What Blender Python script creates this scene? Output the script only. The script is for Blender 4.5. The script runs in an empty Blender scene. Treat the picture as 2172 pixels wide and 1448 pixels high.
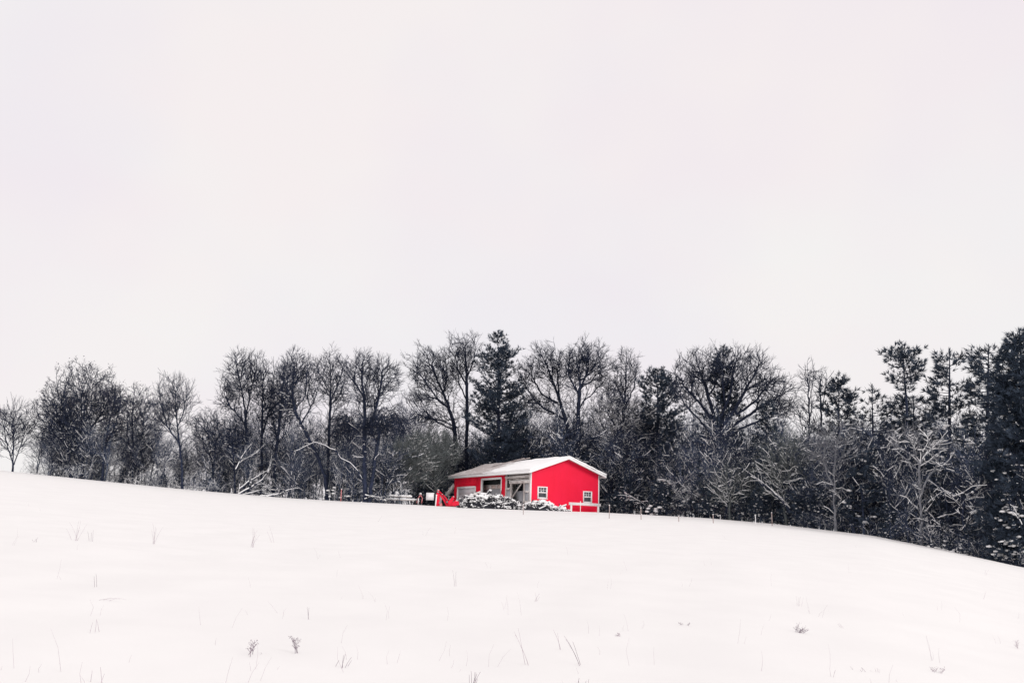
import bpy, math, random
import numpy as np

# ---------------------------------------------------------------- camera, sky, sun, exposure
scene = bpy.context.scene
EYE = 1.65
PITCH, ROLL, FPX = 0.2131, 0.0295, 1810.0
def _axes():
    F = np.array([0, math.cos(PITCH), math.sin(PITCH)]); R = np.array([1.0, 0, 0])
    U = np.array([0, -math.sin(PITCH), math.cos(PITCH)])
    c, s = math.cos(ROLL), math.sin(ROLL)
    return R*c+U*s, -R*s+U*c, F
AR, AU, AF = _axes()
camd = bpy.data.cameras.new('camera'); camo = bpy.data.objects.new('camera', camd)
scene.collection.objects.link(camo); scene.camera = camo
camd.sensor_width = 36.0; camd.lens = FPX/2172*36; camd.clip_end = 6000; camd.clip_start = 0.05
from mathutils import Matrix
m = Matrix.Identity(4)
for i in range(3):
    m[i][0], m[i][1], m[i][2] = AR[i], AU[i], -AF[i]
m[2][3] = EYE
camo.matrix_world = m

SUN_EL, SUN_AZ = math.radians(24), math.radians(128)      # azimuth clockwise from +Y (ahead)
world = bpy.data.worlds.new('World'); scene.world = world; world.use_nodes = True
nt = world.node_tree; nt.nodes.clear()
def nd(t, typ, **kw):
    n = t.nodes.new(typ)
    for k, v in kw.items():
        if hasattr(n, k): setattr(n, k, v)
        else: n.inputs[k].default_value = v
    return n
out = nd(nt, 'ShaderNodeOutputWorld'); bg = nd(nt, 'ShaderNodeBackground')
sky = nd(nt, 'ShaderNodeTexSky', sky_type='NISHITA', sun_disc=False, sun_elevation=SUN_EL, sun_rotation=SUN_AZ)
tc = nd(nt, 'ShaderNodeTexCoord')
noi = nd(nt, 'ShaderNodeTexNoise'); noi.inputs['Scale'].default_value = 2.3; noi.inputs['Detail'].default_value = 3
noi2 = nd(nt, 'ShaderNodeTexNoise'); noi2.inputs['Scale'].default_value = 1.7; noi2.inputs['Detail'].default_value = 4
mapn = nd(nt, 'ShaderNodeMapping'); mapn.inputs['Location'].default_value = (3.1, 1.7, 5.2); mapn.inputs['Scale'].default_value = (1, 1, 2.2)
r1 = nd(nt, 'ShaderNodeValToRGB'); r2 = nd(nt, 'ShaderNodeMix', data_type='RGBA')
# the cloud deck: pale lavender to warm white, as radiance before the background strength of 0.1
r1.color_ramp.elements[0].position = 0.40; r1.color_ramp.elements[0].color = (8.7, 8.3, 8.85, 1)
r1.color_ramp.elements[1].position = 0.60; r1.color_ramp.elements[1].color = (9.5, 9.2, 8.95, 1)
r2b = nd(nt, 'ShaderNodeValToRGB')
r2b.color_ramp.elements[0].position = 0.40; r2b.color_ramp.elements[0].color = (9.25, 8.35, 8.6, 1)
r2b.color_ramp.elements[1].position = 0.62; r2b.color_ramp.elements[1].color = (8.95, 8.9, 8.95, 1)
r2.inputs['Factor'].default_value = 0.5
mx = nd(nt, 'ShaderNodeMix', data_type='RGBA'); mx.inputs['Factor'].default_value = 0.97
L = nt.links.new
L(tc.outputs['Generated'], noi.inputs['Vector']); L(tc.outputs['Generated'], mapn.inputs['Vector']); L(mapn.outputs['Vector'], noi2.inputs['Vector'])
L(noi.outputs['Fac'], r1.inputs['Fac']); L(noi2.outputs['Fac'], r2b.inputs['Fac'])
L(r1.outputs['Color'], r2.inputs['A']); L(r2b.outputs['Color'], r2.inputs['B'])
sep = nd(nt, 'ShaderNodeSeparateXYZ'); L(tc.outputs['Generated'], sep.inputs['Vector'])
zr = nd(nt, 'ShaderNodeMapRange'); zr.inputs['From Min'].default_value = 0.6; zr.inputs['From Max'].default_value = 0.98
zr.inputs['To Min'].default_value = 1.0; zr.inputs['To Max'].default_value = 1.32; L(sep.outputs['Z'], zr.inputs['Value'])   # an overcast sky is brighter overhead
vm = nd(nt, 'ShaderNodeVectorMath', operation='SCALE'); L(r2.outputs['Result'], vm.inputs[0]); L(zr.outputs['Result'], vm.inputs['Scale'])
L(sky.outputs['Color'], mx.inputs['A']); L(vm.outputs['Vector'], mx.inputs['B'])
L(mx.outputs['Result'], bg.inputs['Color']); bg.inputs['Strength'].default_value = 0.1
L(bg.outputs['Background'], out.inputs['Surface'])

sd = bpy.data.lights.new('sun', 'SUN'); sd.energy = 1.6; sd.angle = math.radians(25); sd.color = (1.0, 0.985, 0.965)
so = bpy.data.objects.new('sun', sd); scene.collection.objects.link(so)
from mathutils import Vector
sdir = Vector((math.sin(SUN_AZ)*math.cos(SUN_EL), math.cos(SUN_AZ)*math.cos(SUN_EL), math.sin(SUN_EL)))
so.rotation_euler = sdir.to_track_quat('Z', 'Y').to_euler(); so.location = (60, -60, 80)
scene.view_settings.view_transform = 'Standard'; scene.view_settings.look = 'None'
scene.view_settings.exposure = 0.0; scene.view_settings.gamma = 1.0
scene.cycles.max_bounces = 6; scene.cycles.diffuse_bounces = 3; scene.cycles.use_denoising = True; scene.cycles.denoiser = 'OPENIMAGEDENOISE'

# ---------------------------------------------------------------- helpers
def ray(px, py):
    u = (px-1086)/FPX; v = -(py-724)/FPX
    return AF+AR*u+AU*v
def P(px, py, Y):
    d = ray(px, py); d = d*(Y/d[1]); return d+np.array([0, 0, EYE])

def tag(o, label=None, cat=None, group=None, kind=None):
    if label: o['label'] = label
    if cat: o['category'] = cat
    if group: o['group'] = group
    if kind: o['kind'] = kind
    return o
def thing(name, label, cat, loc=(0, 0, 0), rz=0, group=None):
    o = bpy.data.objects.new(name, None); scene.collection.objects.link(o)
    o.location = loc; o.rotation_euler = (0, 0, rz); o.empty_display_size = 0.3
    return tag(o, label, cat, group)

class Geo:
    def __init__(s): s.V = []; s.Q = []; s.T = []; s.n = 0; s.qm = []; s.tm = []; s.poly = []
    def quads(s, V, Q, mat=0):
        V = np.asarray(V, float).reshape(-1, 3); Q = np.asarray(Q, int).reshape(-1, 4)
        s.V.append(V); s.Q.append(Q+s.n); s.qm.append(np.full(len(Q), mat)); s.n += len(V)
    def tris(s, V, T, mat=0):
        V = np.asarray(V, float).reshape(-1, 3); T = np.asarray(T, int).reshape(-1, 3)
        s.V.append(V); s.T.append(T+s.n); s.tm.append(np.full(len(T), mat)); s.n += len(V)
    def tubes(s, p0, p1, ra, rb, k=4, mat=0, cap=False):
        p0 = np.asarray(p0, float).reshape(-1, 3); p1 = np.asarray(p1, float).reshape(-1, 3); n = len(p0)
        if n == 0: return
        ra = np.broadcast_to(ra, n); rb = np.broadcast_to(rb, n)
        d = p1-p0; d = d/np.maximum(np.linalg.norm(d, axis=1, keepdims=True), 1e-9)
        ref = np.where(np.abs(d[:, 2:3]) > 0.8, np.array([[1.0, 0, 0]]), np.array([[0, 0, 1.0]]))
        a = np.cross(d, ref); a /= np.maximum(np.linalg.norm(a, axis=1, keepdims=True), 1e-9); b = np.cross(d, a)
        th = np.arange(k)*2*math.pi/k+0.4
        c = np.cos(th)[None, :, None]; sn = np.sin(th)[None, :, None]
        ring = a[:, None, :]*c+b[:, None, :]*sn
        V = np.stack([p0[:, None, :]+ring*ra[:, None, None], p1[:, None, :]+ring*rb[:, None, None]], 1)  # n,2,k,3
        base = (np.arange(n)*2*k)[:, None]; i = np.arange(k)[None, :]; j = (i+1) % k
        Q = np.stack([base+i, base+j, base+k+j, base+k+i], -1)
        s.quads(V.reshape(-1, 3), Q.reshape(-1, 4), mat)
        if cap:
            for q in range(n):
                for e in (0, 1):
                    vv = V[q, e]; cpt = vv.mean(0)
                    s.tris(np.vstack([vv, cpt]), [[t, (t+1) % k, k] for t in range(k)], mat)
    def box(s, c, size, mat=0, rot=None):
        h = np.array(size)/2
        V = np.array([[x, y, z] for z in (-1, 1) for y in (-1, 1) for x in (-1, 1)])*h
        if rot is not None: V = V@np.asarray(rot).T
        s.quads(V+np.array(c), [[0, 2, 3, 1], [4, 5, 7, 6], [0, 1, 5, 4], [2, 6, 7, 3], [0, 4, 6, 2], [1, 3, 7, 5]], mat)
    def b2(s, lo, hi, mat=0):
        lo = np.array(lo, float); hi = np.array(hi, float); s.box((lo+hi)/2, hi-lo, mat)
    def bar(s, p0, p1, w, h, mat=0, up=(0, 0, 1)):
        p0 = np.array(p0, float); p1 = np.array(p1, float); d = p1-p0; ln = np.linalg.norm(d); x = d/ln
        up = np.array(up, float); y = np.cross(up, x)
        if np.linalg.norm(y) < 1e-5: y = np.cross(np.array([1.0, 0, 0]), x)
        y /= np.linalg.norm(y); z = np.cross(x, y)
        s.box((p0+p1)/2, (ln, w, h), mat, np.stack([x, y, z], 1))
    def prism(s, pts, ax, t0, t1, mat=0):
        """pts 2-D outline, extruded along axis ax from t0 to t1 (ngons as fans round the centre)"""
        pts = np.array(pts, float); n = len(pts)
        def put(t):
            V = np.zeros((n, 3)); o = [i for i in range(3) if i != ax]; V[:, o] = pts; V[:, ax] = t; return V
        A, B = put(t0), put(t1)
        s.quads(np.vstack([A, B]), [[i, (i+1) % n, n+(i+1) % n, n+i] for i in range(n)], mat)
        for W in (A, B):
            s.poly.append((W, mat))
    def build(s, name, mats, parent=None, smooth=False):
        for W, mat in s.poly:      # ear-free: triangulate as fan from centroid (outlines are star shaped)
            c = W.mean(0); n = len(W)
            s.tris(np.vstack([W, c]), [[i, (i+1) % n, n] for i in range(n)], mat)
        V = np.vstack(s.V); me = bpy.data.meshes.new(name)
        Q = np.vstack(s.Q) if s.Q else np.zeros((0, 4), int); T = np.vstack(s.T) if s.T else np.zeros((0, 3), int)
        loops = np.concatenate([Q.ravel(), T.ravel()])
        starts = np.concatenate([np.arange(len(Q))*4, len(Q)*4+np.arange(len(T))*3])
        tot = np.concatenate([np.full(len(Q), 4), np.full(len(T), 3)])
        mi = np.concatenate(s.qm+s.tm)
        me.vertices.add(len(V)); me.vertices.foreach_set('co', V.ravel())
        me.loops.add(len(loops)); me.loops.foreach_set('vertex_index', loops.astype(np.int32))
        me.polygons.add(len(tot)); me.polygons.foreach_set('loop_start', starts.astype(np.int32)); me.polygons.foreach_set('loop_total', tot.astype(np.int32))
        for mm in (mats if isinstance(mats, (list, tuple)) else [mats]): me.materials.append(mm)
        me.polygons.foreach_set('material_index', mi.astype(np.int32))
        if smooth: me.polygons.foreach_set('use_smooth', np.ones(len(tot), bool))
        me.update(calc_edges=True); me.validate()
        o = bpy.data.objects.new(name, me); scene.collection.objects.link(o)
        if parent: o.parent = parent
        return o

# ---------------------------------------------------------------- materials
def mat(name, c1, c2=None, scale=6.0, rough=0.85, detail=4, bump=0.0, stretch=(1, 1, 1), lo=0.35, hi=0.65, spec=0.25):
    M = bpy.data.materials.new(name); M.use_nodes = True; t = M.node_tree; b = t.nodes['Principled BSDF']
    b.inputs['Roughness'].default_value = rough; b.inputs['Specular IOR Level'].default_value = spec
    if c2 is None: b.inputs['Base Color'].default_value = (*c1, 1); 
    if c2 is not None or bump:
        co = nd(t, 'ShaderNodeTexCoord'); mp = nd(t, 'ShaderNodeMapping'); mp.inputs['Scale'].default_value = stretch
        n = nd(t, 'ShaderNodeTexNoise'); n.inputs['Scale'].default_value = scale; n.inputs['Detail'].default_value = detail
        t.links.new(co.outputs['Object'], mp.inputs['Vector']); t.links.new(mp.outputs['Vector'], n.inputs['Vector'])
        if c2 is not None:
            r = nd(t, 'ShaderNodeValToRGB'); r.color_ramp.elements[0].position = lo; r.color_ramp.elements[1].position = hi
            r.color_ramp.elements[0].color = (*c1, 1); r.color_ramp.elements[1].color = (*c2, 1)
            t.links.new(n.outputs['Fac'], r.inputs['Fac']); t.links.new(r.outputs['Color'], b.inputs['Base Color'])
        if bump:
            bp = nd(t, 'ShaderNodeBump'); bp.inputs['Strength'].default_value = bump; bp.inputs['Distance'].default_value = 0.05
            t.links.new(n.outputs['Fac'], bp.inputs['Height']); t.links.new(bp.outputs['Normal'], b.inputs['Normal'])
    return M
M = {}
M['snow'] = mat('snow', (0.775, 0.760, 0.748), (0.80, 0.785, 0.772), scale=0.8, rough=0.9, bump=0.12, spec=0.1)
M['fresh'] = mat('fresh_snow', (0.93, 0.92, 0.92), (0.96, 0.95, 0.95), scale=3, rough=0.9, spec=0.1)
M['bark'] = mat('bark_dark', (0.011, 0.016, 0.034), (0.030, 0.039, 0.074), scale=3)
M['twigs'] = mat('sapling_bark', (0.014, 0.020, 0.042), (0.095, 0.122, 0.195), scale=.22, detail=6, lo=.36, hi=.68)
M['bark_pale'] = mat('bark_pale', (0.15, 0.155, 0.175), (0.28, 0.285, 0.31), scale=4)
M['bark_grey'] = mat('bark_grey_green', (0.10, 0.115, 0.12), (0.17, 0.185, 0.185), scale=2)
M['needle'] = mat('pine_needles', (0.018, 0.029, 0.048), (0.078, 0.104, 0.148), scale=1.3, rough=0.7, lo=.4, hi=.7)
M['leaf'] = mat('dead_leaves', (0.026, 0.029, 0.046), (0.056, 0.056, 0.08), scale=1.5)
M['red'] = mat('red_painted_siding', (0.88, 0.010, 0.050), (0.91, 0.012, 0.060), scale=0.6, rough=0.55, spec=0.2)
M['shaded_red'] = mat('shaded_red_ribbed_metal', (0.80, 0.010, 0.042), (0.86, 0.012, 0.050), scale=0.9, rough=0.5, stretch=(1, 3, 0.4), spec=0.2)  # siding red made slightly deeper: the side wall's shade put into its colour
M['mred'] = mat('red_machine_paint', (0.78, 0.012, 0.045), (0.88, 0.02, 0.06), scale=2, rough=0.4)
M['white'] = mat('white_paint', (0.90, 0.88, 0.88), (0.94, 0.93, 0.93), scale=3, rough=0.5)
M['wood'] = mat('bare_pine_lumber', (0.48, 0.43, 0.41), (0.80, 0.75, 0.72), scale=2.0, stretch=(6, 1, 1))
M['dark'] = mat('dark_tar_paper', (0.018, 0.022, 0.024), (0.03, 0.036, 0.038), scale=2)
M['grey'] = mat('pale_grey_board', (0.40, 0.41, 0.44), (0.50, 0.50, 0.53), scale=1.2)
M['roofold'] = mat('weathered_roof_boards', (0.34, 0.27, 0.26), (0.62, 0.56, 0.55), scale=1.6, stretch=(0.5, 3, 3))
M['glass'] = mat('window_glass', (0.05, 0.065, 0.075), (0.10, 0.115, 0.13), scale=2, rough=0.12, spec=0.5)
M['log'] = mat('cut_logs', (0.020, 0.022, 0.032), (0.06, 0.058, 0.07), scale=4)
M['stem'] = mat('dry_stems', (0.36, 0.29, 0.33), (0.55, 0.48, 0.52), scale=8)
M['stemdark'] = mat('dark_weed_stems', (0.10, 0.06, 0.10), (0.22, 0.15, 0.20), scale=8)
M['pink'] = mat('faded_red_paint', (0.55, 0.16, 0.17), (0.70, 0.30, 0.30), scale=5)
M['stake'] = mat('weathered_stake_wood', (0.30, 0.22, 0.21), (0.55, 0.46, 0.44), scale=6)
M['steel'] = mat('dull_steel', (0.25, 0.26, 0.28), (0.4, 0.4, 0.42), scale=4, rough=0.4)
def roof_mat():
    Mm = M['snow'].copy(); Mm.name = 'snow_over_roof_boards'; t = Mm.node_tree; b = t.nodes['Principled BSDF']
    rp = [n for n in t.nodes if n.bl_idname == 'ShaderNodeValToRGB'][0]; rp.color_ramp.elements[0].color = (.93, .915, .91, 1); rp.color_ramp.elements[1].color = (.96, .95, .945, 1)
    old = b.inputs['Base Color'].links[0].from_socket
    co = nd(t, 'ShaderNodeTexCoord'); sp = nd(t, 'ShaderNodeSeparateXYZ'); t.links.new(co.outputs['Object'], sp.inputs['Vector'])
    mp = nd(t, 'ShaderNodeMapping'); mp.inputs['Scale'].default_value = (3.0, 0.45, 3.0); t.links.new(co.outputs['Object'], mp.inputs['Vector'])
    n = nd(t, 'ShaderNodeTexNoise'); n.inputs['Scale'].default_value = 1.3; n.inputs['Detail'].default_value = 7; n.inputs['Roughness'].default_value = 0.65
    t.links.new(mp.outputs['Vector'], n.inputs['Vector'])
    # bare boards show only on the far bays (y > 6), where the snow has slid
    ma = nd(t, 'ShaderNodeMapRange'); ma.inputs['From Min'].default_value = 5.5; ma.inputs['From Max'].default_value = 9.5
    ma.inputs['To Min'].default_value = -0.30; ma.inputs['To Max'].default_value = 0.05
    t.links.new(sp.outputs['Y'], ma.inputs['Value'])
    ad = nd(t, 'ShaderNodeMath', operation='ADD'); t.links.new(n.outputs['Fac'], ad.inputs[0]); t.links.new(ma.outputs['Result'], ad.inputs[1])
    r = nd(t, 'ShaderNodeValToRGB'); r.color_ramp.elements[0].position = 0.36; r.color_ramp.elements[1].position = 0.54
    r.color_ramp.elements[0].color = (0, 0, 0, 1); r.color_ramp.elements[1].color = (0.75, 0.75, 0.75, 1); t.links.new(ad.outputs[0], r.inputs['Fac'])
    m2 = nd(t, 'ShaderNodeMix', data_type='RGBA'); m2.inputs['B'].default_value = (0.36, 0.29, 0.275, 1)
    t.links.new(r.outputs['Color'], m2.inputs['Factor']); t.links.new(old, m2.inputs['A']); t.links.new(m2.outputs['Result'], b.inputs['Base Color'])
    return Mm
M['roofsnow'] = roof_mat()

# ---------------------------------------------------------------- terrain
TT = np.array([-1.2, -.8, -.588, -.477, -.368, -.258, -.193, -.074, .019, .106, .230, .306, .419, .499, .590, .8, 1.2])
EE = np.array([.062, .056, .0462, .0381, .0306, .0247, .0228, .0204, .0188, .0187, .0159, .0117, .0018, -.0117, -.0289, -.055, -.07])
YY = np.array([104, 102, 98, 96, 94, 91, 89, 85, 79, 78, 74, 70, 62, 56, 50, 43, 40.])
def crest(t): return np.interp(t, TT, YY)
def height(x, y):
    x = np.asarray(x, float); y = np.asarray(y, float)
    t = np.clip(x/np.maximum(y, 9.0), -1.2, 1.2); e = np.interp(t, TT, EE); yc = np.interp(t, TT, YY)
    s = np.clip(y/yc, 0, 1)
    z = -EYE+(e*yc+EYE)*s
    k = np.minimum(e-0.012, 0.0); back = np.maximum(y-yc, 0); z = z+k*120*(1-np.exp(-back/120))
    far = np.clip((back-150)/500, 0, 1); z = z*(1-far)+(-6)*far
    near = np.exp(-((y-yc)/60)**2)
    bump = 0.014*np.sin(x*0.9+1.3*np.sin(y*0.35))*np.sin(y*0.55+0.6*np.sin(x*0.5))+0.02*np.sin(x*2.3+y*1.1)*np.sin(y*1.9-x*0.7)
    edge = np.clip(np.abs(y-yc)/10, 0, 1)*np.clip(1-(y-300)/50, 0, 1)
    return z+EYE+bump*edge*np.clip(y/12, 0.25, 1)
def place(px, py, dy=0.0):
    """ground point along the photo column, dy metres behind the field edge"""
    d = ray(px, py); t = d[0]/d[1]; Y = float(crest(t))+dy; X = t*Y
    return np.array([X, Y, float(height(X, Y))])
def hit(px, py):
    d = ray(px, py); d = d/d[1]
    ys = np.linspace(3, 110, 4000); z = EYE+d[2]*ys; g = height(d[0]*ys, ys)
    i = int(np.argmax(g >= z)) if (g >= z).any() else len(ys)-1
    return np.array([d[0]*ys[i], ys[i], g[i]])
def grid_axis(a, b, fine, grow):
    out = [0.0]; st = fine
    while out[-1] < b: out.append(out[-1]+st); st *= grow
    pos = np.array(out)
    out = [0.0]; st = fine
    while out[-1] > a: out.append(out[-1]-st); st *= grow
    return np.concatenate([np.array(out[:0:-1]), pos])
xs = grid_axis(-2500, 2500, 0.35, 1.018)
ys = np.concatenate([np.linspace(-60, 2, 24), np.arange(2.3, 30, 0.3), np.arange(30, 130, 0.6), 130*1.06**np.arange(0, 52)])
X, Y = np.meshgrid(xs, ys); Zg = height(X, Y)
nx, ny = len(xs), len(ys); idx = np.arange(nx*ny).reshape(ny, nx)
g = Geo(); g.quads(np.stack([X, Y, Zg], -1), np.stack([idx[:-1, :-1], idx[:-1, 1:], idx[1:, 1:], idx[1:, :-1]], -1).reshape(-1, 4))
tag(g.build('snow_field', M['snow'], smooth=True), kind='structure')

# ---------------------------------------------------------------- the barn (x along the gable, y along the open side, z up)
BARN = (2.172, 82.0128, 1.6624+EYE); BROT = 0.5288
W_, L_, H_, PK = 8.0, 16.0, 3.58, 4.98
barn = thing('red_barn', 'red gabled barn, half open along one side, under a snowy roof', 'barn', BARN, BROT)
T = 0.14
# gable wall with two real window openings
WN = [(0.80, 1.87, 1.03, 2.12), (6.09, 7.13, 0.84, 1.92)]
def roofz(x): return H_+(PK-H_)*(1-abs(x-W_/2)/(W_/2))
g = Geo()
def colpiece(x0, x1, z0, z1=None):
    top = [(x1, roofz(x1)), (x0, roofz(x0))] if z1 is None else [(x1, z1), (x0, z1)]
    if z1 is None and x0 < W_/2 < x1: top = [(x1, roofz(x1)), (W_/2, PK), (x0, roofz(x0))]
    g.prism([(x0, z0), (x1, z0)]+top, 1, 0, T)
xb = [0.0, WN[0][0], WN[0][1], WN[1][0], WN[1][1], W_]
for i in range(5):
    if i in (1, 3):
        w = WN[0 if i == 1 else 1]; colpiece(xb[i], xb[i+1], -0.6, w[2]); colpiece(xb[i], xb[i+1], w[3])
    else: colpiece(xb[i], xb[i+1], -0.6)
for k in range(1, 9):                                             # thin vertical seams of the siding
    x = k*W_/9
    if not any(w[0]-.05 < x < w[1]+.05 for w in WN): g.b2((x-.006, -.003, -.6), (x+.006, -.0005, roofz(x)-.02))
g.build('gable_wall', M['red'], barn)
for x0, x1, z0, z1 in WN:
    f = Geo(); o = 0.10
    for a, b in (((x0-.02, z0-.02), (x0+o, z1+.02)), ((x1-o, z0-.02), (x1+.02, z1+.02)), ((x0+o, z1-o), (x1-o, z1+.02)), ((x0+o, z0-.02), (x1-o, z0+o))):
        f.b2((a[0], -.05, a[1]), (b[0], .08, b[1]))
    zm = (z0+z1)/2; f.b2((x0+o, -.035, zm-.055), (x1-o, .06, zm+.055))
    win = f.build('window', M['white'], barn)
    f = Geo(); f.b2((x0+o-.01, .045, z0+o-.01), (x1-o+.01, .055, z1-o+.01)); f.build('pane', M['glass'], win)
    f = Geo()
    for q in (1, 2):
        xx = x0+o+(x1-x0-2*o)*q/3; f.b2((xx-.018, .01, zm+.055), (xx+.018, .04, z1-o))
    zz = (zm+.055+z1-o)/2; f.b2((x0+o, .012, zz-.016), (x1-o, .042, zz+.016)); f.build('glazing_bar', M['white'], win)
    f = Geo(); f.b2((x0-.06, -.09, z0-.07), (x1+.06, -.002, z0-.022)); f.build('window_sill', M['white'], win)
# white corner boards
for x0, x1, y0, y1 in ((-.035, .09, -.03, -.001), (W_-.09, W_+.03, -.03, -.001), (-.035, -.001, 0.0, .12)):
    g = Geo(); g.b2((x0, y0, -.6), (x1, y1, H_-.03)); g.build('corner_board', M['white'], barn)
# ribbed side wall with two doorways
D1 = (10.95, 15.25, -0.1, 2.37); D2 = (5.45, 9.8, -0.1, 3.12); Y0 = 4.84
g = Geo()
def ribbed(y0, y1, z0, z1):
    g.b2((0, y0, z0), (T, y1, z1))
    y = math.ceil(y0/0.3)*0.3+.0
    while y+.05 < y1:
        if y-.05 > y0: g.prism([(-.045, y-.03), (-.045, y+.03), (0.0, y+.06), (0.0, y-.06)], 2, z0, z1)
        y += 0.3
for a in ((Y0, D2[0], -.6, H_), (D2[0], D2[1], D2[3], H_), (D2[1], D1[0], -.6, H_), (D1[0], D1[1], D1[3], H_), (D1[1], L_, -.6, H_)): ribbed(*a)
g.build('side_wall', M['shaded_red'], barn)
g = Geo(); g.b2((W_-T, 0.142, -.6), (W_, 9.0, H_)); g.b2((W_-T, 9.001, 1.6), (W_, 13, H_)); g.build('rear_wall', M['grey'], barn)
g = Geo(); g.b2((.15, L_-T, 2.2), (W_-.15, L_, H_-.1)); g.b2((5, L_-T, -.6), (W_-.15, L_, 2.19)); g.build('end_wall', M['wood'], barn)
for nm, D in (('door_frame', D1), ('door_frame', D2)):
    f = Geo(); w = .16
    f.b2((-.07, D[0], D[2]), (.16, D[0]+w, D[3])); f.b2((-.07, D[1]-w, D[2]), (.16, D[1], D[3])); f.b2((-.075, D[0]+w, D[3]-w), (.165, D[1]-w, D[3]+.03))
    f.build(nm, M['white'], barn)
f = Geo()
for k in range(4): f.b2((.05, D1[0]+.17, -.5+k*.68), (.09, D1[1]-.17, -.5+k*.68+.665))
f.build('garage_door', mat('pale_door_panels', (0.60, 0.57, 0.61), (0.76, 0.72, 0.74), scale=1.1, stretch=(1, .5, 1.6)), barn)
# what the big doorway and the open bay show inside
f = Geo(); f.b2((.3, 4.6, -.3), (7.8, 4.7, 1.2)); f.build('interior_partition', M['grey'], barn)
f = Geo(); f.b2((.95, 5.0, -.6), (1.1, 14.6, 2.06)); ip = f.build('interior_wall', M['grey'], barn)
f = Geo(); f.b2((.88, 5.0, 2.07), (1.1, 14.6, 2.52)); f.build('wall_plate', M['wood'], ip)
tan = mat('tan_board', (.52, .40, .36), (.62, .5, .46))
for y in (7.1, 8.3):
    f = Geo(); f.b2((.83, y, 2.15), (.875, y+.8, 2.46)); f.build('insulation_board', tan, ip)
f = Geo(); f.b2((.96, 5.0, 2.53), (1.09, 14.6, 2.95)); f.build('tar_paper', M['dark'], ip)
f = Geo(); f.b2((.5, 5.6, -.6), (.85, 6.0, 3.4)); f.build('inner_post', M['dark'], barn)
for y in np.arange(.9, 16, 1.2):
    f = Geo(); f.bar((.1, y, H_-.15), (W_/2, y, PK-.16), .06, .16); f.bar((W_/2, y, PK-.16), (W_-.1, y, H_-.15), .06, .16); f.b2((.15, y-.03, H_-.25), (W_-.15, y+.03, H_-.1))
    f.bar((2.0, y, H_-.17), (3.0, y, PK-.5), .05, .1); f.bar((W_-2, y, H_-.17), (W_-3, y, PK-.5), .05, .1)
    f.build('roof_truss', M['wood'], barn)
for lo_, hi_ in (((-.01, .13, -.6), (.17, .33, H_-.1)), ((.0, 1.12, -.6), (.17, 1.34, 2.42)), ((.0, 3.62, -.6), (.17, 3.84, 2.42)), ((.02, 4.6, -.6), (.16, 4.835, H_-.1))):
    f = Geo(); f.b2(lo_, hi_); f.build('timber_post', M['wood'], barn)
f = Geo(); f.b2((-.05, .12, 2.425), (.16, 4.0, 2.66)); hb = f.build('header_beam', M['wood'], barn)
f = Geo(); f.b2((-.06, .12, 2.662), (.17, 4.0, 2.74)); f.build('snow', M['snow'], hb)
for z, ya, yb in ((2.96, .15, 4.83), (1.52, .14, 1.11), (.55, .14, 1.11), (1.85, 3.85, 4.59)):
    f = Geo(); f.b2((-.045, ya, z), (.05, yb, z+.15)); gt = f.build('wall_girt', M['wood'], barn)
    f = Geo(); f.b2((-.05, ya, z+.152), (.06, yb, z+.20)); f.build('snow', M['snow'], gt)
for lo_, hi_ in (((.18, .34, 2.80), (.24, 4.59, 2.93)), ((.6, .34, 3.14), (.7, 4.59, 3.26))):
    f = Geo(); f.b2(lo_, hi_); f.build('inner_girt', M['wood'], barn)
f = Geo(); f.bar((.06, 3.6, 1.0), (.06, 1.75, 2.42), .06, .14, up=(1, 0, 0)); f.build('diagonal_brace', M['wood'], barn)
for lo_, hi_ in (((.06, .34, -.6), (.12, 1.115, 2.41)), ((.06, 3.85, -.6), (.12, 4.59, 1.84))):
    f = Geo(); f.b2(lo_, hi_); f.build('infill_board', M['grey'], barn)
f = Geo(); f.b2((.75, 1.96, -.6), (.85, 4.5, 1.75)); f.build('inner_board', M['grey'], barn)
f = Geo(); f.b2((.5, 1.36, -.6), (.7, 1.95, 2.41)); f.build('dark_door_leaf', M['dark'], barn)
# roof: deck, fascia, rake boards, snow
OV = .46; s_ = (PK-H_)/(W_/2); YA, YB = -.55, 16.6
def rz(x): return PK+.1-s_*abs(x-W_/2)
f = Geo()
f.prism([(-OV, rz(-OV)), (W_/2, rz(W_/2)), (W_/2, rz(W_/2)-.1), (-OV, rz(-OV)-.1)], 1, YA+.03, YB-.03)
f.prism([(W_/2, rz(W_/2)), (W_+OV, rz(W_+OV)), (W_+OV, rz(W_+OV)-.1), (W_/2, rz(W_/2)-.1)], 1, YA+.03, YB-.03)
roof = f.build('roof', M['roofold'], barn)
for x0, x1 in ((-OV-.02, W_/2), (W_/2, W_+OV+.02)):
    for ya, yb in ((YA-.02, YA+.028), (YB-.028, YB+.02)):
        f = Geo(); f.prism([(x0, rz(x0)-.20), (x1, rz(x1)-.20), (x1, rz(x1)+.02), (x0, rz(x0)+.02)], 1, ya, yb); f.build('rake_board', M['white'], roof)
for xa, xb_ in ((-OV-.06, -OV-.022), (W_+OV+.022, W_+OV+.06)):
    f = Geo(); f.b2((xa, YA, rz(-OV)-.22), (xb_, YB, rz(-OV))); f.build('fascia_board', M['white'], roof)
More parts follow.
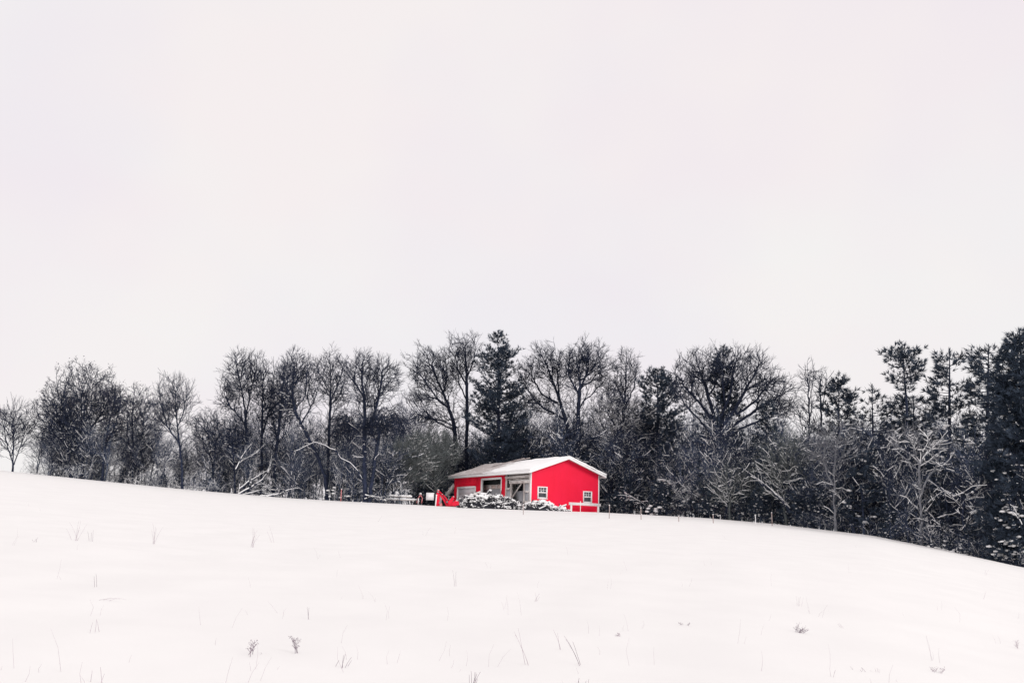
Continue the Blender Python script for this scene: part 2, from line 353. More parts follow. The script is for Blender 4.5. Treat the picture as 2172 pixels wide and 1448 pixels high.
# snow blanket as a lumpy sheet with thickness
rng = np.random.default_rng(5)
f = Geo(); nxs, nys = 36, 64
xr = np.linspace(-OV-.06, W_+OV+.06, nxs); yr = np.linspace(YA-.05, YB+.05, nys)
XX, YYg = np.meshgrid(xr, yr)
th = .15+.035*np.sin(XX*1.7+YYg*.8)*np.sin(YYg*1.3-XX*.4)+rng.normal(0, .012, XX.shape)-.08*np.clip((YYg-7)/6, 0, 1)*(XX < 4)
XX = XX+np.where((XX < -.4) | (XX > W_+.4), rng.normal(0, .02, XX.shape), 0); YYg = YYg+np.where((YYg < YA) | (YYg > YB), rng.normal(0, .02, XX.shape), 0)
ZB = PK+.1-s_*np.sqrt((XX-W_/2)**2+.02)+.03; ZT = ZB+th
ii = np.arange(nxs*nys).reshape(nys, nxs); Qt = np.stack([ii[:-1, :-1], ii[:-1, 1:], ii[1:, 1:], ii[1:, :-1]], -1).reshape(-1, 4); N = nxs*nys
rim = np.concatenate([ii[0, :], ii[1:, -1], ii[-1, -2::-1], ii[-2:0:-1, 0]]); rn = np.roll(rim, -1)
f.quads(np.vstack([np.stack([XX, YYg, ZT], -1).reshape(-1, 3), np.stack([XX, YYg, ZB], -1).reshape(-1, 3)]), np.vstack([Qt, np.stack([rim, rim+N, rn+N, rn], -1)]))
f.build('snow', M['roofsnow'], roof, smooth=True)
# boards lifted loose on the front slope near the ridge
for x0, x1, y0, y1, dz in ((2.4, 3.6, 9.2, 9.4, .34), (2.9, 3.9, 8.5, 8.7, .36), (3.2, 4.1, 7.6, 7.9, .36), (1.9, 3.1, 9.9, 10.1, .3)):
    f = Geo(); f.bar((x0, y0+1.2, rz(x0)+dz-.1), (x1, y1-1.0, rz(x1)+dz), .16, .05); f.build('loose_roof_board', M['roofold'], roof)
# leaning timbers of the unfinished bay at the far end
f = Geo(); f.bar((.1, 19.4, .6), (.1, 16.15, 2.55), .09, .26, up=(1, 0, 0)); lt = f.build('lean_to_rafter', M['wood'], barn)
for x in (2.0, 4.0): f = Geo(); f.bar((x, 19.4, .6), (x, 16.15, 2.55), .09, .26, up=(1, 0, 0)); f.build('lean_to_rafter', M['wood'], barn)
for y, z in ((16.9, 2.12), (17.6, 1.7), (18.3, 1.28), (19.0, .86)): f = Geo(); f.bar((-.3, y, z+.16), (4.4, y, z+.16), .12, .07); f.build('lean_to_purlin', M['wood'], barn)
for z, y in ((1.05, 19.2), (.62, 19.0)): f = Geo(); f.bar((-.1, 16.2, z), (-.1, y, z), .05, .15); f.build('lean_to_board', M['wood'], barn)
for y in (17.2, 18.9): f = Geo(); f.b2((-.07, y, -.6), (.04, y+.1, 1.5)); f.build('lean_to_post', M['wood'], barn)
f = Geo(); f.bar((.0, 19.1, .95), (.0, 16.2, 2.7), .3, .06, up=(1, 0, 0)); f.build('snow', M['snow'], lt)

# ---------------------------------------------------------------- snow blobs, heaps and small things round the barn
def blob(g, c, r, rng, mat=0, n=8, m=5, flat=0.55):
    th = np.arange(n)*2*math.pi/n; ph = np.linspace(-.5*math.pi, .5*math.pi, m)
    R = r*(1+rng.normal(0, .16, (m, n))); C = np.array(c)
    V = np.stack([np.cos(ph)[:, None]*np.cos(th)[None]*R, np.cos(ph)[:, None]*np.sin(th)[None]*R, np.sin(ph)[:, None]*R*flat], -1)+C
    i = np.arange(m*n).reshape(m, n); j = np.roll(i, -1, 1)
    g.quads(V.reshape(-1, 3), np.stack([i[:-1], j[:-1], j[1:], i[1:]], -1).reshape(-1, 4), mat)
def heap(name, label, cat, top, Yf, depth, nlog, seed, rl=(.04, .12), ll=(.5, 1.8), cover=.55, hole=-.02, drift=1.0):
    """top: outline [(px, py)] of the heap; logs lie under it, each with snow on its back"""
    rng = np.random.default_rng(seed); pxs = [p[0] for p in top]
    mid = place(sum(pxs)/len(pxs), 1075, 0); mid[1] = Yf; base = P(sum(pxs)/len(pxs), 1075, Yf)
    root = thing(name, label, cat, (base[0], Yf, float(height(base[0], Yf)))); off = np.array(root.location)
    gl, gs, gc = Geo(), Geo(), Geo()
    def surf(px, v):                                                # v 0 front .. 1 back
        Yc = Yf+depth*.5; t = P(px, np.interp(px, pxs, [p[1] for p in top]), Yc); gz = float(height(t[0], Yc))
        prof = max(0.0, 1-abs(2*v-1)**2.2); y = Yf+depth*v
        return np.array([t[0], y, gz+(t[2]-gz)*prof])
    nu, nv = 24, 9; G = np.array([[surf(u, v)-np.array([0, 0, .16]) for u in np.linspace(pxs[0], pxs[-1], nu)] for v in np.linspace(0, 1, nv)])
    G[:, :, 2] += rng.normal(0, .05, G.shape[:2]); i = np.arange(nu*nv).reshape(nv, nu)
    gc.quads(G.reshape(-1, 3)-off, np.stack([i[:-1, :-1], i[:-1, 1:], i[1:, 1:], i[1:, :-1]], -1).reshape(-1, 4))
    for _ in range(nlog):
        c = surf(rng.uniform(pxs[0], pxs[-1]), rng.uniform(.03, .75)); c[2] += rng.uniform(-.25, .0)
        gz = float(height(c[0], c[1])); c[2] = max(c[2], gz+.05)
        a = rng.uniform(0, math.pi); el = rng.normal(0, .28); ln = rng.uniform(*ll); r = rng.uniform(*rl)
        d = np.array([math.cos(a)*math.cos(el), math.sin(a)*math.cos(el), math.sin(el)])
        p0, p1 = c-d*ln/2-off, c+d*ln/2-off; gl.tubes([p0], [p1], r, r*.8, k=6, cap=True)
        if rng.random() < cover:
            up = np.array([0, 0, r*.75]); s0, s1 = rng.uniform(0, .3), rng.uniform(.6, 1)
            gs.tubes([p0+(p1-p0)*s0+up], [p0+(p1-p0)*s1+up], r*.95+.02, r*.8+.02, k=6, cap=True)
        if rng.random() < cover*.8:
            cc = surf(rng.uniform(pxs[0], pxs[-1]), rng.uniform(.15, .9)); blob(gs, cc-off+np.array([0, 0, -.02]), rng.uniform(.12, .42), rng, flat=.38)
    nu, nv = 90, 26; hz_ = rng.normal(0, 1, (nv, nu))                # one broken sheet of snow, open over the gaps
    for _ in range(2): hz_ = (hz_+np.roll(hz_, 1, 0)+np.roll(hz_, 1, 1)+np.roll(hz_, -1, 0)+np.roll(hz_, -1, 1))/5
    G = np.array([[surf(u, v) for u in np.linspace(pxs[0], pxs[-1], nu)] for v in np.linspace(.02, .98, nv)])-off
    G[:, :, 2] += hz_*.22-.02; i = np.arange(nu*nv).reshape(nv, nu); q4 = np.stack([i[:-1, :-1], i[:-1, 1:], i[1:, 1:], i[1:, :-1]], -1)
    gate = hz_[:-1, :-1]+.5*np.clip(np.linspace(-1.6, 1, nv-1), -9, .35)[:, None]+(1.2*np.clip(np.linspace(0, 1, nu-1)-drift, 0, 1)/max(1-drift, .01) if drift < 1 else 0) > hole
    gs.quads(G.reshape(-1, 3), q4[gate])
    for _ in range(int(nlog*1.6)):                                  # twiggy face of the heap, each stick with some snow
        c = surf(rng.uniform(pxs[0], pxs[-1]), rng.uniform(.0, .34)); c[2] = max(c[2]-rng.uniform(0, .35), float(height(c[0], c[1]))+.04)
        d = np.array([rng.normal(0, 1), rng.normal(0, .6), rng.normal(0, .45)]); d /= np.linalg.norm(d); ln = rng.uniform(.25, 1.1); r = rng.uniform(.012, .045); p0, p1 = c-d*ln/2-off, c+d*ln/2-off
        gl.tubes([p0], [p1], r, r*.6, k=5)
        if rng.random() < .3: gs.tubes([p0*.8+p1*.2+[0, 0, r]], [p0*.2+p1*.8+[0, 0, r]], r*.9+.012, r*.6+.012, k=5, cap=True)
        if rng.random() < .24: blob(gs, c-off+rng.normal(0, .12, 3), rng.uniform(.05, .17), rng, n=7, m=5, flat=.5)
    for _ in range(int(nlog*.18)):                                  # the lumpy snow cap
        v = rng.uniform(.12, .95); cc = surf(rng.uniform(pxs[0], pxs[-1]), v); blob(gs, cc-off+np.array([0, 0, -.03]), rng.uniform(.10, .28), rng, n=9, m=6, flat=rng.uniform(.25, .5))
    gc.build('dark_core', M['log'], root); gl.build('log', M['log'], root)['kind'] = 'stuff'; gs.build('snow', M['fresh'], root, smooth=True)
    return root
heap('brush_pile', 'long dark brush pile capped with lumpy snow in front of the barn doorways', 'brush pile',
     [(976, 1075), (986, 1063), (995, 1054), (1010, 1047), (1030, 1047), (1048, 1051), (1062, 1050), (1080, 1056), (1098, 1066), (1112, 1080)], 79.6, 3.6, 170, 3, rl=(.02, .06), ll=(.4, 1.5), cover=.6)
heap('lumber_pile', 'low snowed-over lumber pile against the bright red gable wall', 'lumber pile',
     [(1112, 1078), (1122, 1066), (1140, 1061), (1158, 1062), (1168, 1067), (1176, 1073), (1190, 1074), (1206, 1083)], 78.4, 2.6, 36, 4, rl=(.035, .07), ll=(.4, 1.2), cover=.9, hole=-.2, drift=.5)
# the log that sticks up out of the brush pile and the plank beside it
def log_thing(name, label, cat, a, b, Y, r, sn):
    p0, p1 = P(*a, Y), P(*b, Y-.3); root = thing(name, label, cat, tuple(p0)); g = Geo(); z = np.zeros(3)
    g.tubes([z], [p1-p0], r*1.1, r, k=8, cap=True); g.build('log' if r > .06 else 'board', M['log'] if r > .06 else M['wood'], root)
    s = Geo(); q = (p1-p0); s.tubes([q*.25+np.array([0, 0, r*.8])], [q*1.0+np.array([0, 0, r*.8])], r*.7, r*.9, k=7, cap=True)
    rg = np.random.default_rng(3); blob(s, q+np.array([0, 0, r*.6]), r*1.15, rg); s.build('snow', M['fresh'], root, smooth=True)
log_thing('log', 'snow-tipped log jutting up out of the top of the brush pile', 'log', (1028, 1057), (1040, 1041), 81.0, .13, 1)
log_thing('plank', 'pale plank lying slanted on the brush pile below the small garage door', 'plank', (1003, 1049), (1018, 1043), 81.0, .055, 1)

# white rail with two posts in front of the gable
def at_gable(x, y, z):
    c, s = math.cos(BROT), math.sin(BROT); return np.array([BARN[0]+x*c-y*s, BARN[1]+x*s+y*c, BARN[2]+z])
rail = thing('rail_fence', 'white rail on two posts in front of the red gable wall', 'rail', tuple(at_gable(5.8, -.9, -.1)), BROT)
g = Geo(); g.b2((-2.0, -.05, .60), (1.75, .05, .80)); tr = g.build('rail', M['white'], rail)
g = Geo(); g.b2((-2.0, -.06, .802), (1.75, .06, .86)); g.build('snow', M['fresh'], tr)
for x in (-1.75, 1.45):
    g = Geo(); g.b2((x-.09, -.08, -.6), (x+.09, .05-.102, .6)); g.b2((x-.085, -.048, -.6), (x+.085, .045, .598)); g.build('post', M['white'], rail)

# stakes along the field edge
def stake(px, top, bot, label, mt='stake', w=.045, cap=False, hook=False, dy=None, name='stake'):
    Y = hit(px, bot)[1] if dy is None else float(crest(ray(px, bot)[0]/ray(px, bot)[1]))+dy
    b = P(px, bot, Y); b[2] = float(height(b[0], Y)); t = P(px, top, Y); h = max(t[2]-b[2], .3)
    root = thing(name, label, 'stake', tuple(b), group='stakes along the field edge')
    g = Geo(); lean = (px*7 % 5-2)*.012
    g.bar((0, 0, -.3), (lean*h, 0, h), w, w); 
    if hook: g.bar((lean*h, 0, h-w/2), (lean*h-.28, 0, h-w/2), w*.9, w*.9)
    g.build('shaft', M[mt], root)
    g = Geo(); blob(g, (lean*h, 0, h+.015), w*.9, np.random.default_rng(int(px)), flat=.9); g.build('snow', M['fresh'], root)
stake(490, 1036, 1049, 'pale stake just left of the fallen snowy branches, the shorter of two', 'white', dy=-2)
stake(506, 1027, 1049, 'tall pale stake at the foot of the fallen snowy branches', 'white', dy=-2)
stake(723, 1037, 1060, 'faded red stake at the wood edge, left of the snowy bench', 'pink', .07, dy=-2)
stake(1110, 1070, 1091, 'thin stake in the snow between the brush pile and the lumber pile')
stake(1231, 1064, 1087, 'thin white stake crossing the white rail before the red gable', 'white')
stake(1292, 1071, 1099, 'snow-clumped stake just right of the barn corner')
stake(1360, 1077, 1102, 'bare upright stake, second to the right of the barn')
stake(1440, 1094, 1106, 'stubby stake nearly buried, third to the right of the barn')
stake(1513, 1091, 1109, 'thin stake beside the hooked pole on the wood edge')
stake(1528, 1092, 1101, 'bent pole with a short arm like a hook at the wood edge', 'white', hook=True)
stake(1603, 1092, 1114, 'pale stake in front of a small snow mound at the wood edge', 'white')
stake(1638, 1087, 1115, 'last and tallest stake of the row to the right of the barn')

# snow-covered picnic bench
Yb = 90.0; c = P(850, 1066, Yb); gz = float(height(c[0], Yb))
bench = thing('picnic_table', 'snow-covered picnic table with a snow lump on its top, left of the barn', 'picnic table', (c[0], Yb, gz), -.06)
def pz(py): return P(850, py, Yb)[2]-gz
zt, zs = pz(1052.5), pz(1059.5)
g = Geo(); g.b2((-1.15, -.35, zt-.06), (.95, .35, zt)); ttop = g.build('tabletop', M['wood'], bench)
g = Geo()
for k in range(26): blob(g, (-1.1+k*.08, -.1+.2*(k % 2), zt+.05), .22, np.random.default_rng(k), flat=.5)
g.build('snow', M['fresh'], ttop, smooth=True)
g = Geo(); blob(g, (-.45, 0, zt+.28), .24, np.random.default_rng(77), flat=1.0); g.build('snow_lump', M['fresh'], ttop, smooth=True)
for yy, zo in ((-.75, 0), (.75, 0)):
    g = Geo(); g.b2((-1.2, yy-.14, zs-.05), (1.45, yy+.14, zs)); st = g.build('seat', M['wood'], bench)
    g = Geo()
    for k in range(32): blob(g, (-1.15+k*.083, yy, zs+.05), .17, np.random.default_rng(k+40), flat=.55)
    g.build('snow', M['fresh'], st, smooth=True)
for xx in (-.85, .7):
    for s in (-1, 1):
        g = Geo(); g.bar((xx, s*.7, -.4), (xx, s*.2, zt-.07), .06, .09); g.build('leg', M['log'], bench)

# red and pale frame between the bench and the board
Yb = 88.0; c = P(890, 1068, Yb); gz = float(height(c[0], Yb)); o = np.array([c[0], Yb, gz])
cart = thing('red_hand_cart', 'small rusty red frame with pale bars, standing between picnic table and white board', 'cart', tuple(o))
q = lambda px, py, dy=0: P(px, py, Yb+dy)-o
g = Geo()
for a, b in (((884, 1066), (887, 1056)), ((887, 1056), (892, 1049)), ((892, 1049), (896, 1056)), ((894, 1067), (896, 1056))):
    for dy in (0, .5): g.bar(q(*a, dy), q(*b, dy), .09, .09)
g.bar(q(892, 1049), q(892, 1049, .5), .08, .08); g.build('frame', M['pink'], cart)
g = Geo(); g.bar(q(887, 1069, -.1), q(887.6, 1056, -.1), .12, .1); g.build('pale_bar', M['white'], cart)
g = Geo(); blob(g, q(892, 1046.5, .2), .14, np.random.default_rng(2)); g.build('snow', M['fresh'], cart)
for dy in (0, .5):
    g = Geo(); cc = q(883.5, 1064, dy-.05); 
    ang = np.linspace(0, 2*math.pi, 13); pts = np.stack([cc[0]+.22*np.cos(ang), np.full(13, cc[1]), cc[2]+.22*np.sin(ang)], 1); g.tubes(pts[:-1], pts[1:], .04, .04, k=5)
    g.build('wheel', M['dark'], cart)

# white board on a post
Yb = 87.0; c = P(912, 1068, Yb); gz = float(height(c[0], Yb)); o = np.array([c[0], Yb, gz])
bd = thing('notice_board', 'blank square white board on dark legs beside the red loader', 'board', tuple(o))
g = Geo(); p0, p1 = P(903.5, 1060, Yb)-o, P(920.5, 1046, Yb)-o; g.b2((p0[0], -.04, p0[2]), (p1[0], .04, p1[2])); bo = g.build('board', M['white'], bd)
g = Geo()
for k in range(9): blob(g, (p0[0]+.06+k*(p1[0]-p0[0]-.1)/8, 0, p1[2]+.01), .08, np.random.default_rng(k), flat=.6)
g.build('snow', M['fresh'], bo, smooth=True)
for x in (p0[0]+.1, p1[0]-.1):
    g = Geo(); g.b2((x-.03, .041, -.4), (x+.03, .1, p1[2]-.05)); g.build('post', M['log'], bd)

# red loader with folded arms
Yb = 84.5; c = P(945, 1072, Yb); gz = float(height(c[0], Yb)); o = np.array([c[0], Yb, gz])
ld = thing('farm_loader', 'bright red farm loader with folded lifting arms at the far end of the barn', 'farm machine', tuple(o))
def plate(px_pts, y0, y1, name, mt, parent):
    g = Geo(); pts = [(lambda v: (v[0], v[2]))(P(px, py, Yb)-o) for px, py in px_pts]; g.prism(pts, 1, y0, y1); return g.build(name, mt, parent)
for y0 in (-.35, .75):
    plate([(926, 1073), (933, 1073), (932.5, 1054), (934, 1048), (929, 1039), (926.5, 1047)], y0, y0+.2, 'mast', M['mred'], ld)
    plate([(929, 1038), (934, 1043), (945, 1054), (951, 1063), (953, 1073), (946, 1073), (941, 1062), (933, 1050)], y0+.22, y0+.4, 'lift_arm', M['mred'], ld)
g = Geo(); p0, p1 = P(934, 1073, Yb)-o, P(950, 1058, Yb)-o; g.b2((p0[0], 1.25, p0[2]), (p1[0], 2.6, p1[2])); g.b2((p0[0]+.1, 1.3, p1[2]+.002), (p0[0]+.5, 2.0, p1[2]+.35)); g.build('engine_body', M['dark'], ld)
for y0 in (-.08, 1.02):
    g = Geo(); g.tubes([P(934, 1052, Yb)-o+np.array([0, y0, 0])], [P(933, 1070, Yb)-o+np.array([0, y0, 0])], .07, .1, k=8, cap=True); g.build('hydraulic_ram', M['steel'], ld)
for px, py in ((930, 1043), (933, 1066), (949, 1064), (957, 1060)):
    c = P(px, py, Yb)-o; g = Geo(); g.tubes([c+np.array([0, -.42, 0])], [c+np.array([0, .3, 0])], .075, .075, k=10, cap=True); g.build('pivot_pin', M['steel'], ld)
for dx in (0, 1.2):
    pts = np.array([P(931+dx, 1044, Yb)-o+np.array([0, -.39, 0]), P(938+dx, 1050, Yb)-o+np.array([0, -.42, 0]), P(945+dx, 1059, Yb)-o+np.array([0, -.42, 0]), P(948+dx, 1067, Yb)-o+np.array([0, -.39, 0])])
    g = Geo(); g.tubes(pts[:-1], pts[1:], .022, .022, k=5); g.build('hydraulic_hose', M['dark'], ld)
plate([(953, 1073), (951, 1064), (957, 1057), (961, 1052), (963, 1058), (960, 1064), (961, 1073)], -.5, .1, 'linkage', M['mred'], ld)
plate([(960, 1073), (961, 1065), (966, 1062), (973, 1063), (974, 1072)], -.75, .5, 'bucket', M['mred'], ld)
plate([(933, 1073), (934, 1069), (937.5, 1066), (939, 1070), (938.5, 1073)], -.6, -.37, 'foot_plate', M['pink'], ld)
g = Geo(); g.bar(P(930, 1041, Yb)-o+np.array([0, -.3, 0]), P(930, 1041, Yb)-o+np.array([0, 1.1, 0]), .1, .1); g.build('cross_shaft', M['mred'], ld)
g = Geo(); rg = np.random.default_rng(12)
for px, py, r in ((930, 1038.5, .10), (938, 1047.5, .07), (962, 1053, .09), (968, 1062, .12)): blob(g, P(px, py, Yb)-o+np.array([0, -.1, 0]), r, rg, flat=.5)
g.build('snow', M['fresh'], ld, smooth=True)
wp = P(923.5, 1072, 84.0); gz = float(height(wp[0], 84.0)); wt = P(923.5, 1050, 84.0)
root = thing('marker_post', 'slim white post standing against the red loader', 'post', (wp[0], 84.0, gz)); g = Geo(); g.bar((0, 0, -.3), (.06, 0, wt[2]-gz), .1, .1); g.build('shaft', M['white'], root)
g = Geo(); blob(g, (.06, 0, wt[2]-gz+.02), .1, rg); g.build('snow', M['fresh'], root)

# ---------------------------------------------------------------- trees
def fan_skeleton(starts, tips, rng, step=.4, turn=1.5, reach=.3, wob=.05):
    """limbs traced as polylines (STARTS), then one curved branch to every point of TIPS, leaving the skeleton at an acute angle"""
    cap = 60000; lim = np.zeros(cap); pos = np.zeros((cap, 3)); dr = np.zeros((cap, 3)); pl_ = np.zeros(cap); par = np.full(cap, -1); n = 0
    for li, pl in enumerate(starts):
        pl = np.array(pl, float); prev = -1; tot_ = np.linalg.norm(np.diff(pl, axis=0), axis=1).sum()
        if n: prev = int(np.linalg.norm(pos[:n]-pl[0], axis=1).argmin())
        for a, b in zip(pl[:-1], pl[1:]):
            m_ = max(1, int(np.linalg.norm(b-a)/step))
            for k in range(m_ if not (b == pl[-1]).all() else m_+1):
                p = a+(b-a)*k/m_+rng.normal(0, step*.07, 3)
                if prev >= 0:
                    v = p-pos[prev]; l = np.linalg.norm(v)
                    if l < .02: continue
                    dr[n] = v/l; pl_[n] = pl_[prev]+l
                else: dr[n] = (b-a)/np.linalg.norm(b-a)
                pos[n] = p; par[n] = prev; lim[n] = (.34 if li else .5)*(1-.8*min(1, np.linalg.norm(p-pl[0])/max(tot_, .1))); prev = n; n += 1
    ns = n; dist0 = np.linalg.norm(tips[:, None]-pos[None, :n], axis=2).min(1)
    for T in tips[np.argsort(dist0+rng.normal(0, .25, len(tips)))]:
        v = T-pos[:n]; d = np.maximum(np.linalg.norm(v, axis=1), 1e-3); cs = (v*dr[:n]).sum(1)/d
        i = int((d*(1+turn*(1-cs))+reach*pl_[:n]+(pos[:n, 2] < .6)*9).argmin()); d = d[i]
        if d < .15 or n+60 > cap: continue
        c = pos[i]+dr[i]*d*.38+np.array([0, 0, .03*d]); m_ = max(2, int(d/step)); w = rng.normal(0, wob, (m_, 3)); prev = i
        for k in range(1, m_+1):
            f = k/m_; p = pos[i]*(1-f)**2+c*2*f*(1-f)+T*f*f+(w[k-1] if k < m_ else 0)
            e = p-pos[prev]; l = np.linalg.norm(e); pos[n] = p; dr[n] = e/max(l, 1e-6); pl_[n] = pl_[prev]+l; par[n] = prev; prev = n; n += 1
    return pos[:n], par[:n], dr[:n], ns, lim[:n]

def skeleton_mesh(gt, gc, gs, pos, par, dr, ns, lim, rng, rbase, tip=.010, twig=(.35, .9), ntw=1.0, snow=0.0, split=.05, leaf=None, upt=.25, snowz=1e9):
    n = len(pos); kids = np.bincount(par[par >= 0], minlength=n); acc = np.zeros(n); ex = 2.35
    for i in range(n-1, -1, -1):
        if acc[i] == 0: acc[i] = tip**ex
        if par[i] >= 0: acc[par[i]] += acc[i]
    rad = acc**(1/ex); f = np.clip(rbase*.72/rad[0], .6, 1.7); rad = np.maximum(tip*1.3, np.where(rad > .04, rad*(1+(f-1)*np.clip((rad-.04)/.06, 0, 1)), rad))
    rad = np.maximum(rad, lim*rbase*.8)
    rad *= 1+.4*np.exp(-np.maximum(pos[:, 2], 0)/.7)
    i = np.where(par >= 0)[0]; p0, p1 = pos[par[i]], pos[i]; r1 = rad[i]; r0 = np.minimum(rad[par[i]], r1*1.35)
    d = p1-p0; ln = np.linalg.norm(d, axis=1, keepdims=True); p1e = p1+d*np.minimum(.12, r1[:, None]/np.maximum(ln, 1e-6)*.5)
    big = r1 > split
    gt.tubes(p0[big], p1e[big], r0[big], r1[big], k=6); gc.tubes(p0[~big], p1e[~big], r0[~big], r1[~big], k=3)
    if snow > 0:                                                     # snow lies in long runs on the flatter limbs
        hz = np.linalg.norm(d[:, :2], axis=1)/np.maximum(ln[:, 0], 1e-6)
        ph = np.sin(p1[:, 0]*1.1+p1[:, 2]*.8+np.sin(p1[:, 1]*1.3))*.5+.5
        pr = snow*np.clip((hz-.42)/.4, 0, 1)*np.clip(r1/.030, .1, 1)*(.3+1.2*ph)*np.clip((snowz-p1[:, 2])/3+.5, 0, 1)
        k = pr > .22+rng.normal(0, .05, len(i)); up = np.zeros((k.sum(), 3)); up[:, 2] = r1[k]*.75+.01
        gs.tubes(p0[k]+up, p1e[k]+up, r1[k]*.70+.009, r1[k]*.66+.009, k=5)
    thin = np.where((rad < .035) & (np.arange(n) >= ns*.35))[0]; cnt = np.where(kids[thin] == 0, 3.4, .5)*ntw
    ends = np.repeat(thin, (cnt+rng.random(len(thin))).astype(int))
    if len(ends) == 0: return
    sd = rng.normal(0, 1, (len(ends), 3)); sd -= (sd*dr[ends]).sum(1, keepdims=True)*dr[ends]; sd /= np.maximum(np.linalg.norm(sd, axis=1, keepdims=True), 1e-6)
    dv = dr[ends]+sd*rng.uniform(.25, .8, (len(ends), 1))+np.array([0, 0, upt]); dv /= np.linalg.norm(dv, axis=1, keepdims=True)
    le = rng.uniform(*twig, len(ends))[:, None]; a = pos[ends]; b = a+dv*le*.5
    d2 = dv+rng.normal(0, .15, dv.shape)+np.array([0, 0, upt*.4]); c = b+d2*le*.5; d3 = dv+rng.normal(0, .4, dv.shape)+np.array([0, 0, upt*.3]); c2 = b+d3*le*.42
    tr = tip*.82
    gc.tubes(a, b, tr, tr*.8, k=3); gc.tubes(b, c, tr*.8, tr*.5, k=3); gc.tubes(b, c2, tr*.7, tr*.45, k=3)
    if leaf:
        pz = np.vstack([c, c2, b]); cl = np.sin(pz[:, 0]*1.9)*np.sin(pz[:, 2]*2.0+1)*np.sin(pz[:, 1]*1.7); top = np.clip((pz[:, 2]-np.percentile(pz[:, 2], 25))/3, 0, 1)
        k = rng.random(len(pz)) < leaf*np.clip(.25+1.7*cl, .03, 1)*(.25+.75*top); leafs(gc, pz[k], rng, 3, .15, 2)
def leafs(g, C, rng, n, size, mat):
    C = np.repeat(C, n, 0)+rng.normal(0, size*.9, (len(C)*n, 3)); N = len(C)
    if N == 0: return
    a = rng.normal(0, 1, (N, 3)); a /= np.linalg.norm(a, axis=1, keepdims=True); b = rng.normal(0, 1, (N, 3)); b /= np.linalg.norm(b, axis=1, keepdims=True)
    s = size*rng.uniform(.6, 1.3, (N, 1)); V = np.stack([C-a*s*.6, C+a*s*.6+b*s*.25, C+b*s*.8], 1); g.tris(V.reshape(-1, 3), np.arange(N*3).reshape(-1, 3), mat)

def smooth_poly(pl):
    return pl
def bare_tree(label, dy, trunks, env, rbase, fill=1.0, snow=.25, bark='bark', leaf=None, seed=1, upt=.25, ntw=1.0, tip=.0175, name='bare_tree', deep=1.0, twig=(.35, .95), snowz=1e9, cat='tree', wob=.05):
    """trunks: traced pixel polylines, first one from the ground; env: pixel ellipses (cx, cy, rx, ry) filled by the crown"""
    rng = np.random.default_rng(seed); b = place(*trunks[0][0], dy); Y = b[1]; sc = Y/FPX
    root = thing(name, label, cat, tuple(b)); tr = []
    for k, pl in enumerate(trunks):
        slope = rng.uniform(-.35, .35) if k else rng.uniform(-.08, .08); pts = []
        base_off = 0.0
        for q, (px, py) in enumerate(pl):
            w = P(px, py, Y)
            if k == 0 and q == 0: w = b-np.array([0, 0, .35])
            dist = math.hypot(px-pl[0][0], py-pl[0][1])*sc; w[1] += slope*dist; pts.append(w-b)
        if k:                                                      # start on the nearest traced point so depth agrees
            allp = np.vstack(tr); j = np.linalg.norm((allp-pts[0])[:, [0, 2]], axis=1).argmin(); dyy = allp[j, 1]-pts[0][1]
            for p in pts: p[1] += dyy
        tr.append(pts)
    ends_ = np.array([p[-1] for p in tr]); A = []
    for cx, cy, rx, ry in env:
        c = P(cx, cy, Y)-b; RX, RZ = rx*sc*1.10, ry*sc; RY = max(min(RX, 4.5), RX*.55)*deep
        c[1] = ends_[np.linalg.norm((ends_-c)[:, [0, 2]], axis=1).argmin(), 1]*.6
        N = int(np.clip(22*(4.19*RX*RY*RZ)**.72*fill, 40, 900)); v = rng.normal(0, 1, (N, 3)); v /= np.linalg.norm(v, axis=1, keepdims=True); v *= rng.random((N, 1))**.40
        lump = 1+.20*np.sin(v[:, :1]*6+cx)*np.sin(v[:, 2:]*5+cy)+.12*np.sin(v[:, :1]*13+cy); A.append(c+v*lump*np.array([RX, RY, RZ]))
    mainl = np.array(tr[0]); Hc = mainl[-1, 2]; n_ = int(len(np.vstack(A))*.22); zz = rng.uniform(.30, .85, n_)*Hc; wd_ = max(e[2] for e in env)*sc
    lat = np.stack([np.interp(zz, mainl[:, 2], mainl[:, 0]), np.interp(zz, mainl[:, 2], mainl[:, 1]), zz], 1)+rng.normal(0, 1, (n_, 3))*np.array([wd_*.55, wd_*.5, .4])*(.3+.7*zz[:, None]/Hc)
    if upt > 0: A.append(lat)
    A = np.vstack(A); A = A[A[:, 2] > .8]
    pos, par, dr, ns, lim = fan_skeleton(tr, A, rng, wob=wob)
    gt, gc, gs = Geo(), Geo(), Geo(); skeleton_mesh(gt, gc, gs, pos, par, dr, ns, lim, rng, rbase, snow=snow, leaf=leaf, upt=upt, ntw=ntw, tip=tip, twig=twig, snowz=snowz)
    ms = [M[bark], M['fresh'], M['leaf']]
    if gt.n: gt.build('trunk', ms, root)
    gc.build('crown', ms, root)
    if gs.n: gs.build('snow', M['fresh'], root)['kind'] = 'stuff'
    return root

